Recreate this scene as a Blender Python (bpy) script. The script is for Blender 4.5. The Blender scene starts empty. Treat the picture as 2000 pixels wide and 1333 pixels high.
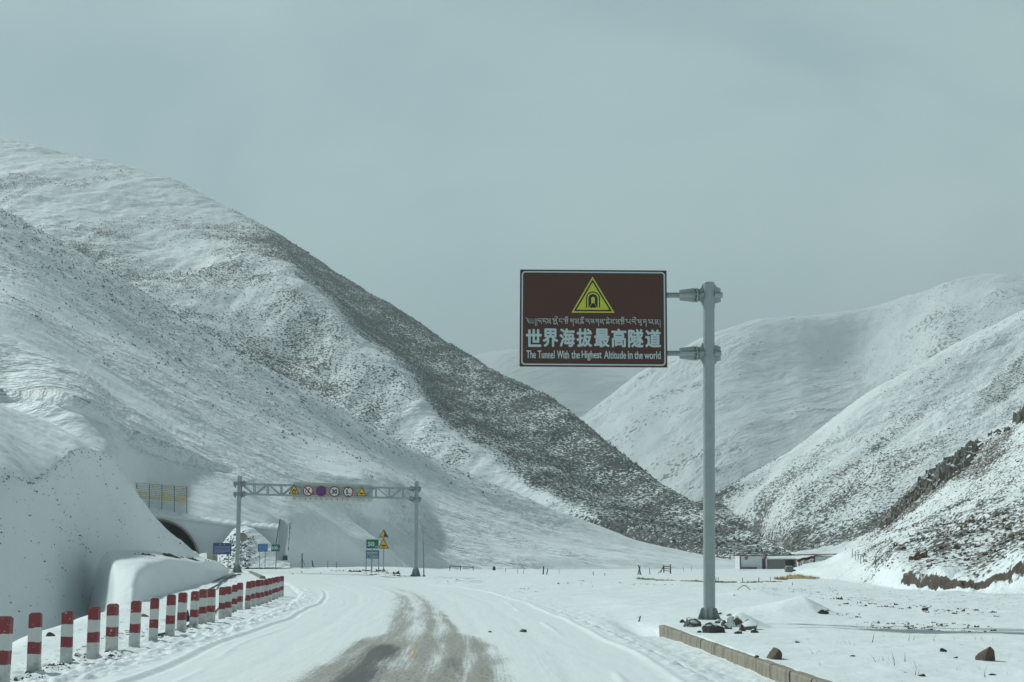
import bpy, bmesh, math, random
import numpy as np
from mathutils import Vector, Matrix

scene = bpy.context.scene
COL = scene.collection
R = math.radians
random.seed(7)
rng = np.random.default_rng(11)

# ------------------------------------------------------------------ camera
FPX = 2778.0                      # focal length in photo pixels (50 mm on 36 mm)
CAM_H = 1.62
PITCH = math.atan2(425.5, FPX)
cam = bpy.data.cameras.new('camera')
cam.lens = 50.0
cam.sensor_width = 36.0
cam.clip_start = 0.1
cam.clip_end = 12000
camo = bpy.data.objects.new('camera', cam)
COL.objects.link(camo)
camo.location = (0, 0, CAM_H)
camo.rotation_euler = (math.pi / 2 + PITCH, 0, 0)
scene.camera = camo

# ------------------------------------------------------------------ light
SUN_EL, SUN_AZ = 40.0, -50.0      # elevation; bearing from straight ahead, negative = left
sun = bpy.data.lights.new('sun', 'SUN')
sun.energy = 3.95
sun.angle = R(3.5)
sun.color = (0.90, 1.0, 0.955)
suno = bpy.data.objects.new('sun', sun)
COL.objects.link(suno)
to_sun = Vector((math.sin(R(SUN_AZ)) * math.cos(R(SUN_EL)), math.cos(R(SUN_AZ)) * math.cos(R(SUN_EL)), math.sin(R(SUN_EL))))
suno.rotation_euler = to_sun.to_track_quat('Z', 'Y').to_euler()
suno.location = to_sun * 60

world = bpy.data.worlds.new('World')
scene.world = world
world.use_nodes = True
wn, wl = world.node_tree.nodes, world.node_tree.links
bg = wn['Background']
SKY_STRENGTH = 0.1
bg.inputs['Strength'].default_value = SKY_STRENGTH
sky = wn.new('ShaderNodeTexSky')
sky.sky_type = 'NISHITA'
sky.sun_disc = False
sky.sun_elevation = R(SUN_EL)
sky.sun_rotation = R(SUN_AZ)
sky.altitude = 4700
wtc = wn.new('ShaderNodeTexCoord')
wmap = wn.new('ShaderNodeMapping')
wmap.inputs['Scale'].default_value = (1.0, 1.0, 2.2)
wmap.inputs['Location'].default_value = (1.7, 0.6, 0.35)
wl.new(wtc.outputs['Generated'], wmap.inputs['Vector'])
wno = wn.new('ShaderNodeTexNoise')
wno.inputs['Scale'].default_value = 3.1
wno.inputs['Detail'].default_value = 6
wno.inputs['Roughness'].default_value = 0.5
wno.inputs['Distortion'].default_value = 0.3
wl.new(wmap.outputs['Vector'], wno.inputs['Vector'])
wramp = wn.new('ShaderNodeValToRGB')
K = 1.0 / SKY_STRENGTH
wramp.color_ramp.elements[0].position = 0.36
wramp.color_ramp.elements[0].color = (0.335, 0.475, 0.500, 1)
wramp.color_ramp.elements[1].position = 0.66
wramp.color_ramp.elements[1].color = (0.470, 0.610, 0.620, 1)
wl.new(wno.outputs['Fac'], wramp.inputs['Fac'])
# thin cloud is brighter low over the ridges
wsep = wn.new('ShaderNodeSeparateXYZ')
wl.new(wtc.outputs['Generated'], wsep.inputs[0])
wmr = wn.new('ShaderNodeMapRange')
wmr.inputs['From Min'].default_value = 0.34
wmr.inputs['From Max'].default_value = 0.75
wmr.interpolation_type = 'SMOOTHSTEP'
wmr.inputs['To Min'].default_value = 1.17 * K
wmr.inputs['To Max'].default_value = 0.17 * K
wl.new(wsep.outputs['Z'], wmr.inputs['Value'])
wsc = wn.new('ShaderNodeVectorMath')
wsc.operation = 'SCALE'
wl.new(wramp.outputs['Color'], wsc.inputs[0])
wlow = wn.new('ShaderNodeMapRange')
wlow.inputs['From Min'].default_value = 0.02
wlow.inputs['From Max'].default_value = 0.37
wlow.inputs['To Min'].default_value = 1.30
wlow.inputs['To Max'].default_value = 1.0
wl.new(wsep.outputs['Z'], wlow.inputs['Value'])
wmul = wn.new('ShaderNodeMath')
wmul.operation = 'MULTIPLY'
wl.new(wmr.outputs['Result'], wmul.inputs[0])
wl.new(wlow.outputs['Result'], wmul.inputs[1])
wl.new(wmul.outputs[0], wsc.inputs['Scale'])
wmix = wn.new('ShaderNodeMix')
wmix.data_type = 'RGBA'
wmix.inputs[0].default_value = 0.88
wl.new(sky.outputs['Color'], wmix.inputs[6])
wl.new(wsc.outputs['Vector'], wmix.inputs[7])
wl.new(wmix.outputs[2], bg.inputs['Color'])

scene.view_settings.view_transform = 'Standard'
scene.view_settings.look = 'None'
scene.view_settings.exposure = 0.0
scene.view_settings.gamma = 1.0
scene.render.engine = 'CYCLES'
scene.cycles.volume_bounces = 0
scene.cycles.max_bounces = 5
scene.cycles.diffuse_bounces = 3

# ------------------------------------------------------------------ photo pixel -> place
CT, ST = math.cos(PITCH), math.sin(PITCH)


def P(px, py, Y):
    """World point at forward distance Y seen at photo pixel (px, py); arrays welcome."""
    u = (np.asarray(px, float) - 1000.0) / FPX
    v = (666.5 - np.asarray(py, float)) / FPX
    dy = CT - v * ST
    dz = ST + v * CT
    Y = np.asarray(Y, float)
    return np.stack([u / dy * Y, Y + 0 * u, CAM_H + dz / dy * Y], -1)


# ------------------------------------------------------------------ noise
def _hash(ix, iy, seed):
    h = (ix.astype(np.int64) * 374761393 + iy.astype(np.int64) * 668265263 + seed * 974711) & 0xffffffff
    h = ((h ^ (h >> 13)) * 1274126177) & 0xffffffff
    return (h ^ (h >> 16)) & 0xffffffff


def perlin(x, y, seed=0):
    x = np.asarray(x, float); y = np.asarray(y, float)
    ix = np.floor(x); iy = np.floor(y)
    fx = x - ix; fy = y - iy
    u = fx ** 3 * (fx * (fx * 6 - 15) + 10)
    v = fy ** 3 * (fy * (fy * 6 - 15) + 10)

    def g(a, b):
        ang = _hash(ix + a, iy + b, seed) / 4294967296.0 * 2 * math.pi
        return np.cos(ang) * (fx - a) + np.sin(ang) * (fy - b)
    n0 = g(0, 0) * (1 - u) + g(1, 0) * u
    n1 = g(0, 1) * (1 - u) + g(1, 1) * u
    return (n0 * (1 - v) + n1 * v) * 1.5


def fbm(x, y, octaves=4, seed=0, gain=0.5):
    s = 0; a = 1.0; t = 0
    for o in range(octaves):
        s = s + a * perlin(np.asarray(x) * 2 ** o + 17.3 * o, np.asarray(y) * 2 ** o - 9.1 * o, seed + o * 7)
        t += a; a *= gain
    return s / t


def sstep(a, b, x):
    t = np.clip((np.asarray(x, float) - a) / (b - a), 0, 1)
    return t * t * (3 - 2 * t)


def pchip(xs, ys, x):
    """Monotone cubic through (xs, ys) along axis 0; ys may have trailing axes."""
    xs = np.asarray(xs, float); ys = np.asarray(ys, float)
    ex = (slice(None),) + (None,) * (ys.ndim - 1)
    h = np.diff(xs)
    d = np.diff(ys, axis=0) / h[ex]
    m = np.zeros_like(ys)
    if len(xs) > 2:
        w1 = 2 * h[1:] + h[:-1]; w2 = h[1:] + 2 * h[:-1]
        with np.errstate(divide='ignore', invalid='ignore'):
            hm = (w1 + w2)[ex] / (w1[ex] / d[:-1] + w2[ex] / d[1:])
        m[1:-1] = np.where(d[:-1] * d[1:] > 0, hm, 0)
    m[0] = d[0]; m[-1] = d[-1]
    x = np.clip(x, xs[0], xs[-1])
    i = np.clip(np.searchsorted(xs, x, side='right') - 1, 0, len(xs) - 2)
    t = ((x - xs[i]) / h[i])[ex]
    hh = h[i][ex]
    return (ys[i] * (2 * t ** 3 - 3 * t ** 2 + 1) + m[i] * hh * (t ** 3 - 2 * t ** 2 + t)
            + ys[i + 1] * (-2 * t ** 3 + 3 * t ** 2) + m[i + 1] * hh * (t ** 3 - t ** 2))


# ------------------------------------------------------------------ materials
def new_mat(name):
    m = bpy.data.materials.new(name)
    m.use_nodes = True
    return m, m.node_tree.nodes, m.node_tree.links, m.node_tree.nodes['Principled BSDF']


def noise_node(n, l, vec, scale, detail=3, rough=0.55):
    t = n.new('ShaderNodeTexNoise')
    t.inputs['Scale'].default_value = scale
    t.inputs['Detail'].default_value = detail
    t.inputs['Roughness'].default_value = rough
    if vec is not None:
        l.new(vec, t.inputs['Vector'])
    return t.outputs['Fac']


def math_node(n, l, op, a, b=None, c=None, clamp=False):
    t = n.new('ShaderNodeMath')
    t.operation = op
    t.use_clamp = clamp
    for i, v in enumerate((a, b, c)):
        if v is None:
            continue
        if isinstance(v, (int, float)):
            t.inputs[i].default_value = v
        else:
            l.new(v, t.inputs[i])
    return t.outputs[0]


def mix_node(n, l, fac, a, b):
    t = n.new('ShaderNodeMix')
    t.data_type = 'RGBA'
    for i, v in ((0, fac), (6, a), (7, b)):
        if isinstance(v, (int, float)):
            t.inputs[i].default_value = v
        elif isinstance(v, tuple):
            t.inputs[i].default_value = (*v, 1)
        else:
            l.new(v, t.inputs[i])
    return t.outputs[2]


def pos_vec(n, l, scale=(1, 1, 1), rot=(0, 0, 0), obj=False):
    if obj:
        src = n.new('ShaderNodeTexCoord').outputs['Object']
    else:
        src = n.new('ShaderNodeNewGeometry').outputs['Position']
    if rot == (0, 0, 0) and scale == (1, 1, 1):
        return src
    m = n.new('ShaderNodeMapping')
    m.vector_type = 'TEXTURE'
    m.inputs['Scale'].default_value = scale
    m.inputs['Rotation'].default_value = rot
    l.new(src, m.inputs['Vector'])
    return m.outputs['Vector']


def bump_chain(n, l, bsdf, items):
    prev = None
    for h, dist, strength in items:
        b = n.new('ShaderNodeBump')
        b.inputs['Distance'].default_value = dist
        b.inputs['Strength'].default_value = strength
        l.new(h, b.inputs['Height'])
        if prev is not None:
            l.new(prev, b.inputs['Normal'])
        prev = b.outputs['Normal']
    l.new(prev, bsdf.inputs['Normal'])


SNOW = (0.83, 0.87, 0.89)


def snow_ground_mat(name, fine, stretch=(1, 1, 1), rot=(0, 0, 0), dark=(0.045, 0.05, 0.047), dry=(0.13, 0.115, 0.085),
                    dry_amt=0.4, bump_fine=0.1, bump_mid=0.5, mid=0.12, sharp=9.0, midw=0.5, ripple=None):
    """Snow with shrubs and bare ground showing where the 'cover' attribute is high, bare soil where 'soil' is."""
    m, n, l, b = new_mat(name)
    v = pos_vec(n, l, stretch, rot)
    nf = noise_node(n, l, v, fine, 2.5, 0.6)
    nm = noise_node(n, l, v, fine * mid, 4, 0.6)
    at = n.new('ShaderNodeAttribute'); at.attribute_name = 'cover'
    cov = at.outputs['Fac']
    thr = math_node(n, l, 'MULTIPLY_ADD', cov, -0.56, 0.83)
    midc = math_node(n, l, 'MULTIPLY_ADD', nm, midw, -0.5 * midw)
    x = math_node(n, l, 'SUBTRACT', math_node(n, l, 'ADD', nf, midc), thr)
    mask = math_node(n, l, 'MULTIPLY_ADD', x, sharp, 0.5, clamp=True)
    nd = noise_node(n, l, v, fine * 0.35, 3)
    ndry = math_node(n, l, 'MULTIPLY_ADD', math_node(n, l, 'SUBTRACT', nd, 1 - dry_amt), 6, 0.5, clamp=True)
    veg = mix_node(n, l, ndry, dark, dry)
    # slight real difference between packed and fresh snow
    ns = noise_node(n, l, v, fine * 0.05, 4)
    snow = mix_node(n, l, ns, (0.79, 0.835, 0.86), (0.86, 0.89, 0.90))
    col = mix_node(n, l, mask, snow, veg)
    so = n.new('ShaderNodeAttribute'); so.attribute_name = 'soil'
    sx = math_node(n, l, 'SUBTRACT', math_node(n, l, 'MULTIPLY_ADD', nf, 0.9, -0.45), math_node(n, l, 'MULTIPLY_ADD', so.outputs['Fac'], -1.0, 0.5))
    smask = math_node(n, l, 'MULTIPLY_ADD', sx, 7, 0.5, clamp=True)
    nso = noise_node(n, l, pos_vec(n, l, (1, 1, 3)), fine * 0.9, 4, 0.7)
    soil = mix_node(n, l, math_node(n, l, 'MULTIPLY_ADD', math_node(n, l, 'SUBTRACT', nso, 0.5), 2.2, 0.5, clamp=True), (0.026, 0.019, 0.015), (0.115, 0.083, 0.058))
    col = mix_node(n, l, smask, col, soil)
    l.new(col, b.inputs['Base Color'])
    b.inputs['Roughness'].default_value = 0.7
    b.inputs['Specular IOR Level'].default_value = 0.25
    chain = [(nm, bump_mid / max(fine * mid, 1e-3), 0.35)]
    if ripple:
        # wind crust: long low ripples, strong in some patches and absent in others
        rs, rst, rrot, rdist = ripple
        rv = pos_vec(n, l, rst, rrot)
        r1 = noise_node(n, l, rv, rs, 4, 0.6)
        rp = noise_node(n, l, rv, rs * 0.12, 2, 0.5)
        pm = math_node(n, l, 'MULTIPLY_ADD', math_node(n, l, 'SUBTRACT', rp, 0.47), 5, 0.35, clamp=True)
        ca = n.new('ShaderNodeAttribute'); ca.attribute_name = 'crust'
        rr = math_node(n, l, 'MULTIPLY', math_node(n, l, 'POWER', r1, 2.0), math_node(n, l, 'MULTIPLY', pm, ca.outputs['Fac']))
        chain.append((rr, rdist, 0.8))
    chain += [(nf, bump_fine / fine, 0.5), (mask, bump_fine * 1.2 / fine, 0.5)]
    bump_chain(n, l, b, chain)
    return m


def plain_mat(name, color, rough=0.5, metal=0.0, var=0.15, scale=6.0, bump=0.0, spec=0.4, color2=None, obj=True, sharp=None):
    m, n, l, b = new_mat(name)
    v = pos_vec(n, l, obj=obj)
    f = noise_node(n, l, v, scale, 5, 0.6)
    if sharp:
        f = math_node(n, l, 'MULTIPLY_ADD', math_node(n, l, 'SUBTRACT', f, sharp), 9, 0.5, clamp=True)
    c2 = color2 or tuple(c * (1 - var) for c in color)
    c1 = tuple(min(1, c * (1 + var * 0.5)) for c in color) if not color2 else color
    l.new(mix_node(n, l, f, c1, c2), b.inputs['Base Color'])
    b.inputs['Roughness'].default_value = rough
    b.inputs['Metallic'].default_value = metal
    b.inputs['Specular IOR Level'].default_value = spec
    if bump:
        bump_chain(n, l, b, [(noise_node(n, l, v, scale * 2.5, 4), bump, 0.6)])
    return m


def rock_mat(name, c1, c2, snow_amt=0.0, scale=4.0, snow_edge=0.75, bump=0.06):
    """Rock with real snow lying on its upward faces."""
    m, n, l, b = new_mat(name)
    v = pos_vec(n, l)
    f = noise_node(n, l, v, scale, 6, 0.65)
    f2 = noise_node(n, l, v, scale * 0.25, 3)
    rock = mix_node(n, l, f, c1, c2)
    rock = mix_node(n, l, math_node(n, l, 'MULTIPLY', f2, 0.5), rock, tuple(0.6 * c for c in c1))
    if snow_amt > 0:
        g = n.new('ShaderNodeNewGeometry')
        s = n.new('ShaderNodeSeparateXYZ')
        l.new(g.outputs['Normal'], s.inputs[0])
        z = math_node(n, l, 'ADD', s.outputs['Z'], math_node(n, l, 'MULTIPLY_ADD', f, 0.6 * snow_amt, -0.3 * snow_amt))
        k = math_node(n, l, 'MULTIPLY_ADD', math_node(n, l, 'SUBTRACT', z, snow_edge), 8, 0.5, clamp=True)
        rock = mix_node(n, l, k, rock, SNOW)
    l.new(rock, b.inputs['Base Color'])
    b.inputs['Roughness'].default_value = 0.8
    b.inputs['Specular IOR Level'].default_value = 0.25
    bump_chain(n, l, b, [(f, bump, 0.7)])
    return m


# ------------------------------------------------------------------ mesh helpers
def mesh_np(name, verts, quads, mat, attrs=None, smooth=True, parent=None):
    me = bpy.data.meshes.new(name)
    verts = np.ascontiguousarray(verts, np.float32)
    faces = np.ascontiguousarray(quads, np.int32)
    k = faces.shape[1]
    me.vertices.add(len(verts)); me.vertices.foreach_set('co', verts.ravel())
    me.loops.add(faces.size); me.loops.foreach_set('vertex_index', faces.ravel())
    me.polygons.add(len(faces))
    me.polygons.foreach_set('loop_start', np.arange(0, faces.size, k, dtype=np.int32))
    me.polygons.foreach_set('loop_total', np.full(len(faces), k, np.int32))
    me.polygons.foreach_set('use_smooth', np.full(len(faces), smooth))
    for nm, a in (attrs or {}).items():
        at = me.attributes.new(nm, 'FLOAT', 'POINT')
        at.data.foreach_set('value', np.ascontiguousarray(a, np.float32).ravel())
    me.update(calc_edges=True)
    me.validate()
    me.materials.append(mat)
    o = bpy.data.objects.new(name, me)
    COL.objects.link(o)
    if parent is not None:
        attach(o, parent)
    return o


def attach(o, parent):
    """Parent o, whose mesh is in world coordinates, keeping it in place."""
    o.parent = parent
    if parent.type == 'EMPTY':
        o.matrix_parent_inverse = Matrix.Translation(-parent.location)


def grid_quads(nr, nc, wrap=False):
    i = np.arange(nr - 1)[:, None] * nc
    j = np.arange(nc if wrap else nc - 1)[None]
    j2 = (j + 1) % nc
    return np.stack([i + j, i + j2, i + nc + j2, i + nc + j], -1).reshape(-1, 4)


def tag(o, label=None, cat=None, group=None, kind=None):
    if label: o['label'] = label
    if cat: o['category'] = cat
    if group: o['group'] = group
    if kind: o['kind'] = kind
    return o


def thing(name, label, cat, loc=(0, 0, 0), group=None):
    o = bpy.data.objects.new(name, None)
    COL.objects.link(o)
    o.location = tuple(float(c) for c in loc)
    o.empty_display_size = 0.3
    return tag(o, label, cat, group)


def loft(rows, nc, nr, px0, px1, back=None, cover=None, spread=None):
    """rows: lists of (px, py, Y). Returns points (nr, nc, 3), px per column, row coordinate per row."""
    pxs = np.linspace(px0, px1, nc)
    pts = []
    for r in rows:
        r = np.asarray(r, float)
        v = pchip(r[:, 0], r[:, 1:], pxs)
        pts.append(P(pxs, v[:, 0], v[:, 1]))
    if back:
        dy, dz = back
        pts.append(pts[-1] + np.array([0, dy * 0.35, -dz * 0.25]))
        pts.append(pts[-2] + np.array([0, dy, -dz]))
    pts = np.stack(pts)
    d = np.linalg.norm(np.diff(pts, axis=0), axis=-1).mean(1)
    u = np.concatenate([[0], np.cumsum(d)])
    if spread is not None:
        rc = np.interp(np.linspace(0, 1, nr), np.linspace(0, 1, len(spread)), spread)
    else:
        # even in apparent size rather than in metres
        depth = pts[:, :, 1].mean(1)
        w = np.concatenate([[0], np.cumsum(d / (0.5 * (depth[1:] + depth[:-1])))])
        uu = np.interp(np.linspace(0, w[-1], nr), w, u)
        rc = np.interp(uu, u, np.arange(len(u)))
    uu = np.interp(rc, np.arange(len(u)), u)
    out = pchip(u, pts, uu)
    return out, pxs, rc


def hill(name, rows, nc, nr, px0, px1, mat, back, disp=None, cover=None, soil=None, kind='structure', label=None, cat=None, crust=None, dispy=None):
    pts, pxs, rc = loft(rows, nc, nr, px0, px1, back)
    X, Y = pts[..., 0], pts[..., 1]
    PX, RC = np.meshgrid(pxs, rc)
    if disp is not None:
        pts[..., 2] += disp(X, Y, PX, RC)
    cr = crust(X, Y, PX, RC) if crust else np.ones_like(X)
    if dispy is not None:
        pts[..., 1] += dispy(X.copy(), pts[..., 2].copy(), PX, RC)
    cv = cover(X, Y, PX, RC) if cover else np.zeros_like(X)
    so = soil(X, Y, PX, RC) if soil else np.zeros_like(X)
    o = mesh_np(name, pts.reshape(-1, 3), grid_quads(len(rc), nc), mat, {'cover': cv, 'soil': so, 'crust': cr})
    tag(o, label, cat, None, kind)
    hill.rc = rc
    return o, pts, cv


# ------------------------------------------------------------------ ground height
RY = np.array([-60, 0, 19.5, 28, 37, 46, 60, 70, 82, 100, 112, 125, 140, 160, 190.])
RX = np.array([-1.2, -1.3, -1.45, -1.75, -2.2, -2.8, -4.05, -5.7, -8.0, -12.4, -15.8, -20.5, -27.5, -39.0, -60.])


def road_x(y):
    y = np.asarray(y, float)
    return pchip(RY, RX, y.ravel()).reshape(y.shape)


def wall_x(y):
    return np.interp(y, [0, 17.6, 33.5, 60], [4.2, 3.86, 3.40, 2.7])


def edge_x(y):
    return np.interp(y, [0, 14, 24, 32, 41, 60, 80, 95, 105], [-6.9, -7.2, -8.5, -10.4, -12.0, -15.3, -18.2, -20.2, -24])


def base_z(x, y):
    x = np.asarray(x, float); y = np.asarray(y, float)
    zr = np.interp(y, [0, 48, 60, 72, 90, 105, 120, 135, 165, 230, 300], [0, 0, .06, .16, .34, .52, .66, .76, .72, .2, -.1])
    k = 0.30 + 0.70 * sstep(-4, -17, x)
    k = np.where(x > -4, k * (1 - sstep(0, 30, x)), k)
    k = np.where(y < 85, np.maximum(k, 0.85 * (1 - sstep(-2, 14, x)) * (1 - sstep(70, 85, y))), k)
    z = zr * k
    # gully behind the bollards
    d = edge_x(y) - x
    z = z - 3.2 * sstep(-0.2, 5.0, d) * (1 - sstep(88, 104, y)) * sstep(1, 9, y)
    # platform on the right behind the little wall, and the ditch before it
    wx = wall_x(y)
    plat = 0.10 * sstep(wx + 0.02, wx + 0.12, x) * (1 - sstep(32.5, 35.5, y)) + 0.10 * sstep(wx - 0.5, wx + 1.2, x) * sstep(32.5, 35.5, y) * (1 - sstep(50, 70, y))
    ditch = -0.11 * sstep(wx - 1.25, wx - 0.35, x) * (1 - sstep(wx + 0.02, wx + 0.12, x)) * (1 - sstep(33, 35, y))
    hollow = -0.20 * np.exp(-((x - wx + 0.30) / 0.36) ** 2) * sstep(32.9, 33.9, y) * (1 - sstep(34.5, 41, y))
    return z + plat + ditch + hollow


def bump_at(x, y, cx, cy, rx, ry, h, ang=0):
    dx, dy = x - cx, y - cy
    c, s = math.cos(ang), math.sin(ang)
    a = (dx * c + dy * s) / rx; b = (-dx * s + dy * c) / ry
    return h * np.exp(-(a * a + b * b))


def ground_z(x, y, detail=True):
    x = np.asarray(x, float); y = np.asarray(y, float)
    z = base_z(x, y)
    rd = np.abs(x - road_x(y))
    off = sstep(3.8, 6.5, rd)
    z = z + off * 0.16 * fbm(x / 16, y / 16, 3, 3) * sstep(10, 40, y) * sstep(-24, -14, x)
    z = z + off * 0.085 * fbm(x / 2.6, y / 3.4, 3, 5)
    # drifts on the right: a long tongue with a sharp crest, smaller ones behind it
    t = (x - 5.6) / (8.35 - 5.6)
    h = 0.50 * np.clip(t, 0, 1) ** 1.8 * np.where(x > 8.35, np.clip(1 - (x - 8.35) / 0.85, 0, 1) ** 0.9, 1)
    yc = 41.6
    prof = np.where(y < yc, np.exp(-((y - yc) / 1.5) ** 2), np.exp(-((y - yc) / 2.4) ** 2))
    z = z + h * prof
    t2 = (x - 8.6) / 2.6
    h2 = 0.22 * np.clip(t2, 0, 1) * np.where(x > 11.2, np.clip(1 - (x - 11.2) / 1.1, 0, 1), 1)
    z = z + h2 * np.exp(-((y - 66) / 2.8) ** 2)
    z = z + bump_at(x, y, -3.2, 92, 2.2, 2.5, 0.32) * (0.7 + 0.6 * fbm(x / .8, y / .8, 2, 9))
    z = z + bump_at(x, y, 5.25, 33.5, 0.36, 0.36, 0.34) + bump_at(x, y, 5.52, 33.1, 0.35, 0.3, 0.14) + bump_at(x, y, 4.6, 34.9, 1.3, 0.8, 0.06)
    # lane under the road sheet
    rs = x - road_x(y)
    z = z - 0.07 * (1 - sstep(4.6, 5.2, -rs)) * (1 - sstep(3.9, 4.3, rs))
    if detail:
        near = 1 - sstep(60, 120, y)
        lb = (1 - sstep(0.2, 1.8, np.abs(x - (edge_x(y) * 0.35 + (road_x(y) - 4.2) * 0.65)))) * near
        rb = np.exp(-((x - road_x(y) - 4.6) / 0.7) ** 2) * near
        rough = fbm(x / 0.26, y / 0.38, 3, 21)
        z = z + (0.10 * lb + 0.05 * rb) * np.maximum(rough, -0.25)
        z = z + 0.022 * fbm(x / 0.6, y / 0.8, 3, 23) * near * off
        # trodden line crossing the plain on the right
        tr = np.exp(-((y - 32.2 - 0.25 * x + 0.4 * np.sin(x * 0.7)) / 0.45) ** 2) * sstep(7.5, 9.5, x)
        z = z + tr * 0.018 * np.maximum(fbm(x / 0.35, y / 0.35, 2, 27), -0.1) 
    return z


def gz(x, y):
    return float(ground_z(np.array([x]), np.array([y]))[0])


def hit(px, py, lo=8.0, hi=330.0):
    """Where the line of sight through a photo pixel meets the ground."""
    Y = np.geomspace(lo, hi, 1600)
    p = P(np.full_like(Y, px), np.full_like(Y, py), Y)
    d = p[:, 2] - ground_z(p[:, 0], p[:, 1])
    i = np.argmax(d < 0)
    if d[i] >= 0:
        return p[-1]
    t = d[i - 1] / (d[i - 1] - d[i]) if i > 0 else 0
    q = p[i - 1] * (1 - t) + p[i] * t
    q[2] = gz(q[0], q[1])
    return q


M = {}
M['ground'] = snow_ground_mat('snow_plain', 7.0, (1, 1.6, 1), bump_fine=0.10, bump_mid=0.22, mid=0.2, dark=(0.05, 0.045, 0.04), dry=(0.16, 0.13, 0.09),
                              ripple=(1.6, (2.0, 1, 1), (0, 0, R(8)), 0.07))
M['hill_left'] = snow_ground_mat('snow_slope', 1.7, (1.6, 1, 1), (0, 0, R(-20)), bump_fine=0.12, bump_mid=0.35, mid=0.16,
                                 ripple=(0.42, (4.0, 1, 1), (0, 0, R(-22)), 3.2), dark=(0.07, 0.078, 0.075))
M['mountain'] = snow_ground_mat('shrub_mountain', 1.5, (1.7, 1, 1.0), (0, 0, R(-40)), bump_fine=0.2, bump_mid=0.3, mid=0.08, dry_amt=0.42, sharp=16.0,
                                dry=(0.10, 0.095, 0.075), dark=(0.026, 0.032, 0.032), midw=0.35, ripple=(0.18, (3.0, 1, 1), (0, 0, R(-25)), 4.5))
M['hill_right'] = snow_ground_mat('streaked_slope', 1.0, (2.2, 1, 1), (0, 0, R(57)), bump_fine=0.2, bump_mid=0.35, mid=0.07,
                                  dark=(0.085, 0.09, 0.08), dry=(0.18, 0.165, 0.13), ripple=(0.2, (4.0, 1, 1), (0, 0, R(57)), 3.0))
M['hill_near'] = snow_ground_mat('stony_slope', 3.0, (2.0, 1, 1), (0, 0, R(63)), bump_fine=0.25, bump_mid=0.3, mid=0.12,
                                 dark=(0.075, 0.07, 0.062), dry=(0.16, 0.135, 0.105), dry_amt=0.5, ripple=(0.8, (2.5, 1, 1), (0, 0, R(63)), 0.5))
M['hill_far'] = snow_ground_mat('far_snow', 0.25, (3.0, 1, 1), (0, 0, R(55)), bump_fine=0.12, bump_mid=0.3, mid=0.1,
                                dark=(0.09, 0.10, 0.10), dry=(0.2, 0.19, 0.17), ripple=(0.05, (4, 1, 1), (0, 0, R(50)), 10))
M['bank'] = snow_ground_mat('snow_bank', 7.0, (1, 1, 1), bump_fine=0.03, bump_mid=0.10, mid=0.12, dark=(0.045, 0.04, 0.035), dry=(0.12, 0.09, 0.06), midw=0.3,
                            ripple=(1.5, (3.0, 1, 1), (0, 0, R(-30)), 0.13))

# ------------------------------------------------------------------ ground sheet
ang = np.concatenate([np.linspace(-180, -27, 60)[:-1], np.linspace(-27, 27, 900), np.linspace(27, 180, 60)[1:]])
rad = np.concatenate([[0.0], np.linspace(1.5, 12, 22)[:-1], np.geomspace(12, 300, 760)[:-1], np.geomspace(300, 3900, 40)])
AA, RR = np.meshgrid(np.radians(ang), rad)
GX, GY = RR * np.sin(AA), RR * np.cos(AA)
GZ = ground_z(GX, GY)
side = sstep(25, 60, np.abs(GX)) * sstep(300, 40, GY)
GZ = GZ - 0.0 * side
cov = 0.10 + 0.10 * sstep(0.1, .5, fbm(GX / 9, GY / 9, 3, 41)) + 0.16 * np.exp(-((GX - edge_x(GY) - 1.0) / 1.1) ** 2) * (1 - sstep(70, 100, GY))
cov = cov + 0.22 * sstep(100, 120, GY) * sstep(150, 135, GY) * sstep(-22, -18, GX) * sstep(-2, -8, GX) * sstep(-.1, .4, fbm(GX / 4, GY / 3, 2, 44))
cov = cov + 0.3 * bump_at(GX, GY, -3.2, 91, 2.2, 2.2, 1) + 0.20 * sstep(9, 14, GX) * sstep(35, 55, GY) * sstep(110, 80, GY)
cov = cov - 0.2 * (np.abs(GX - road_x(GY)) < 5) * (GY < 95)
gro = mesh_np('ground', np.stack([GX, GY, GZ], -1).reshape(-1, 3), grid_quads(len(rad), len(ang)), M['ground'],
              {'cover': cov, 'soil': np.zeros_like(GX), 'crust': np.ones_like(GX)})
tag(gro, 'snow covered valley floor beside the road', None, None, 'structure')

# ------------------------------------------------------------------ road sheet
ty = np.concatenate([np.linspace(-30, 9, 60)[:-1], np.geomspace(9, 185, 900)])
lat = np.linspace(-5.4, 4.5, 260)
LT, TY = np.meshgrid(lat, ty)
cx = road_x(ty); sl = np.gradient(cx, ty)
nrm = np.stack([np.ones_like(sl), -sl], -1); nrm /= np.linalg.norm(nrm, axis=1)[:, None]
RXX = cx[:, None] + LT * nrm[:, 0:1]
RYY = ty[:, None] + LT * nrm[:, 1:2]
rz = base_z(RXX, RYY) + 0.055 - 0.22 * sstep(4.5, 5.3, -LT) - 0.22 * sstep(3.95, 4.45, LT)
zs = 1 - sstep(75, 130, TY)
wob = 0.18 * fbm(TY / 9, 0 * TY, 2, 61)
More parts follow.
